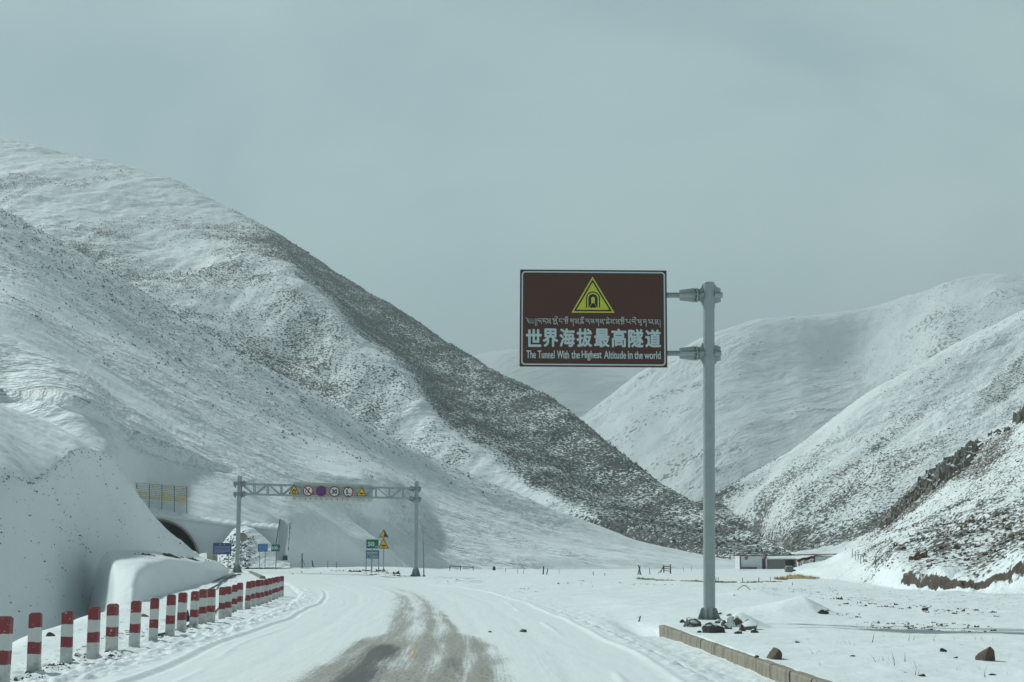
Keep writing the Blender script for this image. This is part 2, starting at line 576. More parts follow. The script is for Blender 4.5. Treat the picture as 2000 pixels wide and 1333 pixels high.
# ploughed ridges at both edges, tyre grooves between
rz = rz + 0.035 * np.exp(-((LT - 3.62 - wob) / 0.075) ** 2) * sstep(110, 60, TY) * (0.6 + 0.9 * np.clip(fbm(TY / 6, 0 * TY, 2, 62) + .5, 0, 1))
rz = rz + 0.030 * np.exp(-((LT - 2.9 - wob * 1.5) / 0.06) ** 2) * sstep(70, 40, TY) * sstep(0, .3, fbm(TY / 7, 0 * TY, 2, 66) + 0.1)
lp = -3.75 + 0.35 * fbm(TY / 12, 0 * TY, 2, 63)
rz = rz + 0.026 * np.exp(-((LT - lp) / 0.06) ** 2) * sstep(85, 55, TY) - 0.03 * np.exp(-((LT - lp - 0.13) / 0.07) ** 2) * sstep(85, 55, TY)
lp2 = lp + 0.75 + 0.2 * np.sin(TY / 6)
rz = rz + 0.015 * np.exp(-((LT - lp2) / 0.06) ** 2) * sstep(60, 45, TY) * sstep(0, .2, fbm(TY / 8, 0 * TY, 2, 67) + .05)
for c in (-2.3, -.9, 1.2, 2.3):
    rz = rz - 0.010 * np.exp(-((LT - c - wob) / 0.16) ** 2)
rz = rz + 0.006 * fbm(LT / 0.22, TY / 1.6, 3, 64)
rough = fbm(LT / 0.24, TY / 0.36, 3, 65)
rz = rz + 0.12 * np.maximum(rough, -.2) * (sstep(3.75, 4.3, -LT) + 0.5 * sstep(3.7, 3.95, LT)) * sstep(90, 50, TY) + 0.012 * np.maximum(rough, 0) * sstep(2.4, 3.6, np.abs(LT))
# where the snow is worn to slush and asphalt
yy = TY
wc = np.interp(yy, [0, 18.7, 28.5, 41.7, 57, 70, 110], [-0.15, 0.0, 0.05, -0.25, -0.25, 0, 0])
wh = np.interp(yy, [0, 18.7, 24, 28.5, 31, 41.7, 57, 70], [1.55, 1.5, 1.45, 1.30, 0.90, 0.85, 0.75, 0.6])
dd = np.abs(LT - wc + 0.12 * fbm(TY / 2.0, LT * 0.6, 2, 71)) / wh
wear = (1 - sstep(0.72, 1.12, dd)) * np.interp(yy, [0, 20, 29, 31, 42, 58, 72, 95], [1, 1, .85, .70, .62, .44, .26, 0])
wear = wear * (0.86 + 0.55 * fbm(LT / 0.3, TY / 5, 3, 72)) + 0.16 * np.exp(-((LT + 1.9) / .6) ** 2) * sstep(28, 20, yy)
wear = wear + 0.17 * np.exp(-((LT - 2.0) / 0.5) ** 2) * sstep(70, 30, yy) * sstep(-.1, .3, fbm(LT / .5, TY / 9, 2, 75))
asph = np.exp(-((LT + 0.62) / 0.42) ** 2) * sstep(29.5, 25, yy) * 1.0 + 0.55 * np.exp(-((LT - 0.62) / 0.28) ** 2) * sstep(28, 22, yy)
for c, w_, a in ((-1.15, .12, .22), (-.62, .2, .2), (.12, .10, .25), (.60, .12, .3), (1.05, .10, .22), (-.22, .10, -.17), (.36, .08, -.13), (.84, .08, -.17), (1.28, .07, -.14)):
    wear = wear + a * np.exp(-((LT - c - 0.06 * fbm(TY / 5, 0 * TY, 2, 79)) / w_) ** 2) * np.clip(wear * 2.5, 0, 1)
wear = np.clip(wear, 0, 1.15)
far_dirt = 0.42 * np.exp(-((yy - 116) / 12) ** 2) * (0.6 + fbm(RXX / 3, RYY / 1.5, 3, 77))
mr, n, l, b = new_mat('snowy_road')
v = pos_vec(n, l, (1, 2.9, 1))
def road_vec(sx, sy):
    la = n.new('ShaderNodeAttribute'); la.attribute_name = 'lateral'
    al = n.new('ShaderNodeAttribute'); al.attribute_name = 'along'
    c = n.new('ShaderNodeCombineXYZ')
    l.new(math_node(n, l, 'DIVIDE', la.outputs['Fac'], sx), c.inputs[0])
    l.new(math_node(n, l, 'DIVIDE', al.outputs['Fac'], sy), c.inputs[1])
    return c.outputs[0]


nf = noise_node(n, l, pos_vec(n, l, (1, 1.4, 1)), 26, 3, 0.7)
nst = noise_node(n, l, road_vec(0.20, 6.0), 1.5, 5, 0.65)
nb = noise_node(n, l, v, 1.3, 4)
a1 = n.new('ShaderNodeAttribute'); a1.attribute_name = 'wear'
a2 = n.new('ShaderNodeAttribute'); a2.attribute_name = 'asphalt'
w = math_node(n, l, 'ADD', a1.outputs['Fac'], math_node(n, l, 'MULTIPLY_ADD', nst, 0.6, -0.31))
nst2 = noise_node(n, l, road_vec(0.05, 4.5), 1.5, 4, 0.6)
w = math_node(n, l, 'ADD', w, math_node(n, l, 'MULTIPLY_ADD', nf, 1.0, -0.50))
w = math_node(n, l, 'ADD', w, math_node(n, l, 'MULTIPLY_ADD', nst2, 0.95, -0.475))
k1 = n.new('ShaderNodeMapRange'); k1.inputs['From Min'].default_value = 0.14; k1.inputs['From Max'].default_value = 0.92; k1.interpolation_type = 'SMOOTHSTEP'
l.new(w, k1.inputs['Value'])
slush = mix_node(n, l, nf, (0.50, 0.50, 0.465), (0.22, 0.205, 0.175))
snowc = mix_node(n, l, nb, (0.80, 0.84, 0.86), (0.85, 0.88, 0.89))
col = mix_node(n, l, k1.outputs['Result'], snowc, slush)
wa = math_node(n, l, 'ADD', a2.outputs['Fac'], math_node(n, l, 'MULTIPLY_ADD', nst, 1.0, -0.5))
k2 = math_node(n, l, 'MULTIPLY_ADD', math_node(n, l, 'SUBTRACT', math_node(n, l, 'ADD', wa, math_node(n, l, 'MULTIPLY_ADD', nf, .4, -.2)), 0.55), 2.6, 0.3, clamp=True)
col = mix_node(n, l, math_node(n, l, 'MULTIPLY', k2, k1.outputs['Result']), col, mix_node(n, l, nf, (0.13, 0.135, 0.135), (0.07, 0.07, 0.068)))
# crumbs of dirty slush thrown beside the wheel tracks
nd = noise_node(n, l, pos_vec(n, l, (1, 1.25, 1)), 15, 2, 0.5)
cr = math_node(n, l, 'MULTIPLY', math_node(n, l, 'MULTIPLY_ADD', math_node(n, l, 'SUBTRACT', nd, 0.63), 12, 0.5, clamp=True), math_node(n, l, 'MULTIPLY_ADD', a1.outputs['Fac'], 0.85, 0.03, clamp=True))
col = mix_node(n, l, cr, col, (0.16, 0.115, 0.075))
a3 = n.new('ShaderNodeAttribute'); a3.attribute_name = 'paint'
pk = math_node(n, l, 'MULTIPLY', a3.outputs['Fac'], math_node(n, l, 'MULTIPLY_ADD', math_node(n, l, 'SUBTRACT', nst2, 0.40), 4, 0.3, clamp=True))
col = mix_node(n, l, pk, col, (0.40, 0.24, 0.05))
l.new(col, b.inputs['Base Color'])
b.inputs['Roughness'].default_value = 0.62
b.inputs['Specular IOR Level'].default_value = 0.3
bump_chain(n, l, b, [(nst, 0.012, 0.5), (nb, 0.03, 0.4), (nf, 0.012, 0.6), (cr, 0.015, 0.6)])
road = mesh_np('road', np.stack([RXX, RYY, rz], -1).reshape(-1, 3), grid_quads(len(ty), len(lat)), mr,
               {'wear': np.maximum(wear, far_dirt), 'asphalt': asph, 'lateral': LT, 'along': TY,
                'paint': np.exp(-((LT + 0.07 + 0.012 * (TY - 25)) / 0.06) ** 4) * 0.75 * sstep(22.8, 23.5, TY) * sstep(26.4, 25.2, TY)})
tag(road, 'snowy road worn to grey asphalt in its wheel tracks', None, None, 'structure')


def road_height(x, y):
    return float(base_z(np.array([x]), np.array([y]))[0]) + 0.055


# ------------------------------------------------------------------ hills
rowsA = [
    [(-500, 1000, 90), (0, 1010, 100), (200, 1000, 128), (290, 1006, 141.3), (440, 1026, 141.3), (520, 1046, 142.3), (566, 1112, 146), (620, 1112, 152), (700, 1109, 165), (860, 1114, 190), (1100, 1119, 210), (1300, 1120, 222), (1440, 1117, 236), (1500, 1117, 245)],
    [(-500, 900, 110), (0, 885, 122), (200, 905, 145), (290, 955, 155), (440, 980, 160), (560, 1020, 166), (700, 1058, 180), (860, 1086, 205), (1100, 1103, 226), (1300, 1110, 236), (1440, 1111, 246), (1500, 1113, 250)],
    [(-500, 760, 140), (0, 770, 150), (150, 805, 160), (250, 850, 168), (400, 905, 183), (560, 960, 200), (700, 1000, 215), (860, 1050, 233), (1100, 1086, 246), (1300, 1099, 250), (1440, 1105, 254), (1500, 1109, 256)],
    [(-500, 620, 190), (0, 650, 205), (200, 725, 220), (400, 815, 235), (560, 888, 245), (700, 943, 211), (860, 1005, 262), (1100, 1063, 268), (1300, 1090, 264), (1440, 1102, 262), (1500, 1106, 262)],
    [(-500, 480, 275), (0, 545, 280), (200, 640, 284), (400, 748, 288), (560, 832, 290), (700, 893, 292), (860, 960, 292), (1100, 1041, 288), (1300, 1084, 276), (1440, 1099, 268), (1500, 1104, 266)],
    [(-500, 230, 370), (0, 415, 368), (100, 470, 362), (200, 525, 357), (300, 590, 352), (400, 652, 347), (500, 715, 340), (600, 772, 334), (700, 825, 328), (800, 872, 322), (900, 920, 316), (1000, 965, 311), (1100, 1010, 304), (1200, 1047, 296), (1300, 1075, 286), (1440, 1096, 273), (1500, 1103, 268)],
]


for _r in range(1, 6):
    for _i, (_a, _b, _c) in enumerate(rowsA[_r]):
        _f = np.interp(_a, [q[0] for q in rowsA[0]], [q[2] for q in rowsA[0]])
        _k = {1: .55, 2: .66, 3: .85}.get(_r, 1.0)
        _k = 1 + (_k - 1) * float(sstep(60, 220, _a) * sstep(1000, 420, _a))
        rowsA[_r][_i] = (_a, _b, _f + (_c - _f) * 0.66 * _k)


for _r, _px, _v in ((0, 0, (0, 965, 95)), (1, -500, (-500, 880, 120)), (1, 0, (0, 818, 146)), (2, -500, (-500, 790, 148)), (2, 0, (0, 772, 153))):
    for _i, _q in enumerate(rowsA[_r]):
        if _q[0] == _px:
            rowsA[_r][_i] = _v


def crustA(X, Y, PX, RC):
    return 1 - 0.88 * sstep(2.3, 1.2, RC) * sstep(170, 260, PX) * sstep(1000, 560, PX) - 0.45 * sstep(900, 1300, PX)


def dispA(X, Y, PX, RC):
    fade = sstep(0.0, 1.0, RC)
    ax = X * 0.93 - Y * 0.36; ay = X * 0.36 + Y * 0.93
    d = 1.5 * fbm(ax / 60, ay / 26, 3, 101) + 1.6 * (1 - np.abs(fbm(ax / 75, ay / 20, 2, 104)) * 2) * 0.6
    d = d + 0.50 * fbm(ax / 14, ay / 4.5, 4, 107, 0.6)
    # an old track cut along the slope: a lip of snow with a hollow below it
    d = d + (1.0 * np.exp(-((RC - 2.0) / 0.035) ** 2) - 1.1 * np.exp(-((RC - 1.91) / 0.06) ** 2)) * sstep(480, 330, PX)
    return d * fade * (1 - sstep(1250, 1450, PX) * 0.8)


def coverA(X, Y, PX, RC):
    c = 0.06 + 0.17 * sstep(2.6, 3.9, RC) * sstep(1150, 700, PX) + 0.10 * sstep(3.9, 4.8, RC) * sstep(1300, 900, PX)
    return c + 0.10 * fbm(X / 40, Y / 30, 3, 111) - 0.3 * sstep(1.3, 0.7, RC)


hillA, ptsA, cvA = hill('snow_hill', rowsA, 900, 330, -500, 1500, M['hill_left'], (120, 50), dispA, coverA, crust=crustA,
                        label='long snowy spur on the left above the tunnel mouth')

rowsB = [
    [(-500, 650, 560), (0, 570, 555), (200, 640, 540), (400, 745, 520), (560, 835, 500), (700, 890, 480), (860, 962, 455), (1100, 1052, 415), (1300, 1098, 378), (1440, 1110, 342), (1500, 1108, 336), (1560, 1104, 333)],
    [(-500, 560, 630), (0, 500, 620), (200, 560, 590), (400, 640, 555), (560, 730, 535), (700, 800, 508), (860, 910, 470), (1100, 1020, 425), (1300, 1078, 382), (1440, 1100, 345), (1500, 1098, 338), (1560, 1100, 334)],
    [(-500, 450, 700), (0, 440, 680), (200, 465, 660), (330, 500, 640), (540, 513, 605), (640, 590, 575), (720, 680, 545), (800, 745, 518), (880, 845, 486), (950, 900, 465), (1050, 960, 440), (1200, 1020, 408), (1350, 1060, 374), (1480, 1088, 344), (1560, 1096, 335)],
    [(-500, 330, 800), (0, 350, 770), (200, 385, 745), (400, 440, 705), (540, 480, 675), (640, 560, 640), (720, 630, 612), (800, 690, 585), (880, 760, 555), (950, 810, 530), (1050, 870, 500), (1200, 960, 452), (1350, 1025, 405), (1480, 1066, 362), (1560, 1091, 337)],
    [(-500, 200, 900), (-100, 262, 860), (0, 276, 850), (60, 286, 842), (130, 303, 832), (200, 317, 822), (270, 337, 810), (340, 362, 795), (400, 387, 782), (470, 418, 765), (530, 453, 750), (600, 499, 732), (660, 541, 712), (730, 586, 690), (800, 627, 664), (870, 669, 640), (940, 706, 612), (1000, 741, 588), (1060, 776, 562), (1120, 817, 536), (1180, 866, 510), (1240, 907, 484), (1300, 951, 458), (1360, 986, 432), (1420, 1016, 404), (1480, 1046, 376), (1540, 1080, 346), (1560, 1088, 340)],
]


for _i, (_a, _b, _c) in enumerate(rowsB[4]):
    rowsB[4][_i] = (_a, _b, _c + 110 * float(sstep(560, 120, _a)))


def dispB(X, Y, PX, RC):
    ax = X * 0.90 - Y * 0.43; ay = X * 0.43 + Y * 0.9
    damp = 1 - 0.85 * sstep(1100, 1500, PX)
    d = 5.0 * fbm(X / 110, Y / 110, 3, 201) + 2.2 * fbm(ax / 26, ay / 60, 3, 204) + 0.9 * fbm(X / 9, Y / 9, 3, 207)
    low = sstep(2.6, 1.8, RC)
    d = d + low * 2.2 * (0.5 - np.abs(fbm(ax / 70, ay / 34, 3, 209)) * 2)
    return d * damp * (1 - 0.4 * sstep(3.5, 4.0, RC))


def coverB(X, Y, PX, RC):
    up = sstep(1.72, 2.5, RC + 0.55 * fbm(X / 38, Y / 38, 3, 219))
    right = sstep(330, 620, PX)
    c = (1 - up) * (0.52 + 0.26 * fbm(X / 60, Y / 60, 3, 211)) + up * (0.16 + 0.56 * right)
    c = c - up * (1 - right) * 0.12 * sstep(3.0, 3.7, RC) + up * (1 - right) * 0.30 * sstep(-0.05, .3, fbm(X / 70, Y / 60, 3, 212))
    c = c + 0.15 * fbm(X / 35, Y / 22, 3, 213)
    c = c - 0.16 * np.exp(-((RC - 1.95 + .2 * fbm(X / 30, Y / 30, 2, 218)) / 0.12) ** 2) * sstep(1250, 900, PX) + 0.26 * sstep(1000, 1250, PX) * (1 - up)
    c = c - 0.35 * sstep(0.0, .35, fbm(X / 45, Y / 60, 3, 214)) * (1 - up) * sstep(600, 850, PX)
    return np.clip(c, 0, 1)


hillB, ptsB, cvB = hill('shrub_mountain', rowsB, 1000, 380, -500, 1560, M['mountain'], (200, 90), dispB, coverB,
                        label='dark shrub speckled mountain falling to the valley from the left')

rowsC = [
    [(650, 1096, 2100), (1600, 1096, 2100)],
    [(650, 960, 2450), (1600, 930, 2500)],
    [(650, 860, 2800), (850, 800, 2750), (1000, 765, 2740), (1180, 790, 2790), (1300, 800, 2800), (1600, 780, 2800)],
    [(650, 820, 3000), (850, 735, 3000), (940, 692, 3000), (1000, 684, 3000), (1080, 692, 3000), (1180, 722, 3050), (1235, 738, 3050), (1300, 728, 3000), (1600, 690, 3000)],
]
hillC, _, _ = hill('far_snow_hill', rowsC, 260, 120, 650, 1600, M['hill_far'], (500, 150),
                   lambda X, Y, PX, RC: 16 * fbm(X / 300, Y / 300, 4, 301) * (1 - 0.9 * sstep(2, 3, RC)), lambda X, Y, PX, RC: 0.12 + 0.1 * fbm(X / 120, Y / 120, 2, 302),
                   label='farthest pale snow hill low behind the brown sign')
rowsD = [
    [(900, 1096, 1250), (1400, 1096, 1250), (2500, 1096, 1250)],
    [(900, 1010, 1480), (1200, 985, 1430), (1400, 965, 1380), (1600, 905, 1440), (1740, 830, 1560), (1850, 800, 1430), (2500, 800, 1400)],
    [(900, 960, 1680), (1130, 865, 1640), (1250, 800, 1640), (1400, 760, 1640), (1550, 735, 1720), (1680, 722, 1800), (1760, 690, 1770), (1850, 655, 1660), (2000, 640, 1620), (2500, 660, 1600)],
    [(900, 940, 1740), (1130, 818, 1800), (1180, 781, 1830), (1235, 738, 1850), (1300, 701, 1870), (1390, 656, 1900), (1480, 632, 1950), (1600, 620, 2010), (1700, 601, 2060), (1780, 577, 2060), (1870, 550, 2050), (1930, 545, 2050), (2000, 556, 2010), (2500, 640, 2000)],
]


def dispD(X, Y, PX, RC):
    return (14 * fbm(X / 230, Y / 230, 4, 311) + 5 * fbm(X / 60, Y / 90, 3, 313)) * (1 - 0.55 * sstep(2.4, 3, RC))


def coverD(X, Y, PX, RC):
    c = 0.22 + 0.30 * sstep(1520, 1250, PX) * sstep(0.0, 0.3, fbm(X / 140, Y / 60, 3, 315)) + 0.22 * sstep(1720, 1800, PX) * sstep(3, 2.0, RC)
    return c + 0.12 * fbm(X / 60, Y / 60, 2, 316)


hillD, _, _ = hill('broad_snow_hill', rowsD, 520, 240, 900, 2500, M['hill_far'], (500, 180), dispD, coverD,
                   label='broad white snow hill behind the sign post')
rowsE = [
    [(1290, 1012, 519), (1390, 1004, 512), (1480, 1065, 470), (1560, 1108, 345), (1640, 1098, 330), (1720, 1090, 318), (2500, 1050, 300)],
    [(1290, 1008, 522), (1390, 990, 524), (1480, 1050, 488), (1560, 1082, 402), (1640, 1068, 397), (1700, 1045, 392), (2500, 950, 380)],
    [(1290, 1007, 524), (1390, 980, 530), (1480, 1012, 500), (1560, 1010, 452), (1640, 985, 450), (1740, 945, 450), (2000, 890, 455), (2500, 780, 500)],
    [(1290, 1006, 526), (1390, 973, 536), (1480, 958, 532), (1560, 925, 522), (1640, 885, 530), (1740, 835, 552), (2000, 755, 605), (2500, 630, 660)],
    [(1290, 1010, 530), (1390, 966, 542), (1450, 931, 560), (1550, 872, 600), (1640, 806, 640), (1700, 765, 668), (1740, 743, 688), (1800, 710, 718), (1850, 680, 745), (1920, 645, 780), (2000, 607, 820), (2500, 440, 1000)],
]


def dispE(X, Y, PX, RC):
    return (4.0 * fbm(X / 90, Y / 110, 3, 401) + 2.0 * fbm((X * .84 - Y * .54) / 18, (X * .54 + Y * .84) / 90, 3, 403) + 0.7 * fbm(X / 8, Y / 8, 3, 404)) * (1 - 0.6 * sstep(1450, 1330, PX)) * sstep(0, 1, RC) * (1 - 0.5 * sstep(3.6, 4, RC))


def coverE(X, Y, PX, RC):
    Zs = RC
    ac = X * .84 - Y * .54; al = X * .54 + Y * .84
    c = 0.34 + 0.58 * fbm(ac / 20, al / 170, 4, 411, 0.6) + 0.22 * sstep(1700, 1420, PX) - 0.14 * sstep(3.2, 4, RC) + 0.2 * sstep(1.9, 1.2, RC)
    return np.clip(c * np.maximum(sstep(0.92, 1.05, RC), sstep(1530, 1480, PX)), 0, 1)


hillE, ptsE, cvE = hill('streaked_hill', rowsE, 620, 300, 1290, 2500, M['hill_right'], (200, 80), dispE, coverE,
                        label='snow streaked hillside rising on the right behind the low building')
rowsF = [
    [(1540, 1124, 165), (1600, 1133, 124), (1680, 1150, 90), (1760, 1162, 76), (1850, 1170, 70), (2000, 1182, 62), (2500, 1270, 42)],
    [(1540, 1119.5, 178), (1600, 1119, 138), (1680, 1136, 98), (1760, 1149, 80), (1850, 1157, 74), (1920, 1155, 71), (2000, 1142, 68), (2500, 1200, 46)],
    [(1540, 1119, 180), (1600, 1109, 150), (1680, 1106, 112), (1760, 1117, 80.7), (1800, 1119, 78), (1850, 1127, 74.7), (1900, 1135, 72.6), (1950, 1122, 70.6), (2000, 1100, 68.8), (2500, 1100, 47)],
    [(1540, 1118.5, 183), (1600, 1104, 165), (1680, 1078, 138), (1760, 1078, 100), (1850, 1068, 95), (2000, 1035, 92), (2500, 900, 80)],
    [(1540, 1118, 186), (1600, 1102, 180), (1680, 1063, 178), (1760, 1024, 163), (1850, 985, 158), (2000, 925, 154), (2500, 720, 140)],
    [(1540, 1117.5, 190), (1600, 1100.5, 198), (1640, 1083, 205), (1690, 1054, 215), (1715, 1032, 218), (1740, 1005, 220), (1770, 972, 222), (1800, 942, 224), (1830, 915, 225), (1870, 897, 226), (1940, 848, 228), (2000, 808, 230), (2500, 560, 240)],
]


def dispF(X, Y, PX, RC):
    f = sstep(0.9, 1.2, RC)
    d = (0.9 * fbm(X / 16, Y / 22, 3, 501) + 0.5 * fbm((X + .3 * Y) / 4, (Y - .3 * X) / 11, 3, 503) + 0.16 * fbm(X / 1.3, Y / 1.3, 3, 504)) * sstep(2, 3.2, RC)
    cl = np.exp(-((RC - 1.6) / 0.5) ** 2) * sstep(1690, 1760, PX)
    return d * (1 - .5 * sstep(4.6, 5, RC)) + cl * 0.5 * fbm(X / 0.9, Y / 0.9, 3, 505) + 0.05 * fbm(X / 1.2, Y / 1.2, 2, 506) * f


def coverF(X, Y, PX, RC):
    ac = X * .89 - Y * .45; al = X * .45 + Y * .89
    c = 0.27 * sstep(1.8, 2.2, RC) + 0.16 + 0.34 * fbm(ac / 5, al / 30, 3, 511)
    c = c + 0.30 * sstep(4.2, 4.8, RC) * sstep(1690, 1720, PX) * sstep(1960, 1900, PX) + 0.14 * sstep(0.3, 1.0, RC) * sstep(2.2, 1.8, RC) * sstep(1600, 1660, PX) * sstep(1790, 1750, PX)
    c = c + 0.16 * sstep(1720, 1850, PX) * sstep(2.1, 2.6, RC) * sstep(4.2, 3.2, RC)
    c = c * (1 - 0.65 * sstep(1700, 1630, PX)) - 0.1 * sstep(1, 0, RC)
    return np.clip(c, 0, 1)


def soilF(X, Y, PX, RC):
    wob = 0.16 * fbm(PX / 14, RC * 0, 4, 516, 0.6) + 0.10 * fbm(PX / 4, RC, 3, 517)
    s = np.exp(-((RC - 1.60 + wob) / 0.40) ** 6) * sstep(1748, 1772, PX) * (0.84 - 0.22 * sstep(1880, 1930, PX) + 0.75 * fbm(X / 1.4, RC * 2, 3, 515))
    s = s + 0.42 * sstep(0.05, .45, fbm(PX / 45, RC * 2.2, 3, 518)) * sstep(1.8, 2.2, RC) * sstep(3.4, 2.6, RC) * sstep(1760, 1850, PX)
    return np.clip(s, 0, 1.1)


def dispyF(X, Z, PX, RC):
    # the bank face is gullied: ribs and hollows running down it
    f = np.exp(-((RC - 1.55) / 0.5) ** 4) * sstep(1745, 1790, PX)
    return f * (0.55 * fbm(X / 0.9, Z / 3, 3, 521) + 0.35 * np.abs(fbm(X / 0.35, Z / 1.2, 3, 523)))


hillF, ptsF, cvF = hill('stony_hill', rowsF, 700, 420, 1540, 2500, M['hill_near'], (60, 22), dispF, coverF, soilF, dispy=dispyF,
                        label='stony hillside on the right with a brown eroded bank at its foot')

rowsG = [
    [(-500, 1480, 30), (0, 1330, 45), (100, 1290, 52), (165, 1262, 61), (215, 1225, 71), (250, 1170, 76), (330, 1130, 86), (404, 1106, 99)],
    [(-500, 1280, 33), (0, 1200, 48.5), (100, 1190, 55.5), (165, 1172, 66), (215, 1150, 75), (250, 1120, 79), (330, 1110, 87.5), (401, 1098, 100)],
    [(-500, 1120, 36), (0, 1080, 51.5), (80, 1078, 57), (150, 1076, 67), (200, 1076, 76.5), (240, 1078, 80), (320, 1085, 89), (396, 1092, 101)],
    [(-500, 980, 38), (0, 1000, 53.5), (70, 998, 59), (130, 988, 66.5), (195, 984, 78), (250, 1008, 83), (315, 1048, 91), (393, 1089, 102)],
    [(-500, 880, 41), (0, 922, 56.5), (60, 930, 61), (110, 905, 67), (152, 876, 73.5), (202, 882, 81.5), (252, 942, 86), (312, 1020, 93.5), (389, 1087, 103)],
    [(-500, 720, 70), (0, 792, 80), (60, 811, 82), (110, 833, 84), (158, 858, 84.5), (206, 886, 87), (256, 948, 91), (314, 1026, 98), (391, 1090, 106)],
]


def dispG(X, Y, PX, RC):
    top = sstep(3.9, 4.3, RC)
    d = 0.10 * fbm(X / 1.3, Y / 3, 4, 601, .6) * (0.6 + 0.5 * top) + 0.35 * top * (1 - sstep(4.7, 5, RC)) * fbm((X - .3 * Y) / 7, (Y + .3 * X) / 3, 3, 604)
    return d + 0.25 * fbm(X / 6, Y / 9, 2, 602) * sstep(0.2, 1, RC) * (1 - sstep(3.5, 3.9, RC))


def coverG(X, Y, PX, RC):
    brow = np.exp(-((RC - 3.9) / 0.16) ** 2)
    return 0.06 + 0.16 * brow * sstep(300, 160, PX) * sstep(-.2, .3, fbm(PX / 9, RC * 3, 2, 612))


def stonesG(PX, RC):
    st = sstep(0.1, 0.6, fbm((PX - RC * -40) / 15, RC * 0.9, 3, 611)) * sstep(1.0, 2.2, RC) * sstep(4.02, 3.9, RC) * sstep(300, 130, PX)
    return 0.16 + st + 0.7 * np.exp(-((RC - 3.85) / 0.12) ** 2) * sstep(330, 200, PX) + 0.03 * sstep(4.02, 3.9, RC)


bankG, ptsG, cvG = hill('snow_bank', rowsG, 620, 320, -500, 404, M['bank'], (6, 8), dispG, coverG,
                        label='steep snow bank on the left that hides part of the tunnel mouth')
rcG = hill.rc
rowsM = [
    [(170, 1262, 52), (190, 1240, 51.5), (215, 1213, 51), (255, 1192, 51.5), (300, 1182, 58), (380, 1152, 76), (452, 1118, 95)],
    [(170, 1257, 58), (192, 1212, 57), (225, 1165, 54), (255, 1152, 54), (300, 1146, 61), (380, 1130, 78), (452, 1116.5, 96)],
    [(170, 1252, 61), (192, 1190, 61), (225, 1126, 57.5), (262, 1113, 57.5), (300, 1110, 64), (380, 1110, 80), (452, 1115.5, 97)],
    [(170, 1247, 63), (190, 1165, 64), (225, 1103, 61.5), (275, 1097, 63.5), (330, 1094, 71), (380, 1097, 81.5), (415, 1100, 88), (452, 1115, 98)],
    [(170, 1242, 66), (188, 1155, 67), (203, 1096, 68), (226, 1077, 70), (275, 1077, 73), (330, 1083, 78), (390, 1090, 87.5), (418, 1094, 92), (452, 1114.5, 99)],
]


def dispM(X, Y, PX, RC):
    return (0.05 * fbm(X / 0.9, Y / 2, 4, 701, .6) + 0.12 * fbm(X / 4, Y / 5, 2, 702)) * sstep(0, .6, RC)


def coverM(X, Y, PX, RC):
    return 0.06 + 0.20 * np.exp(-((RC - 3.5) / 0.4) ** 2) * sstep(220, 320, PX) * sstep(-.1, .3, fbm(X / .8, Y / 2.5, 2, 705))


moundM, ptsM, cvM = hill('snow_mound', rowsM, 360, 160, 170, 452, M['bank'], (9, 2.6), dispM, coverM,
                         label='low snow mound between the bollards and the steep left bank')
#--OBJECTS--


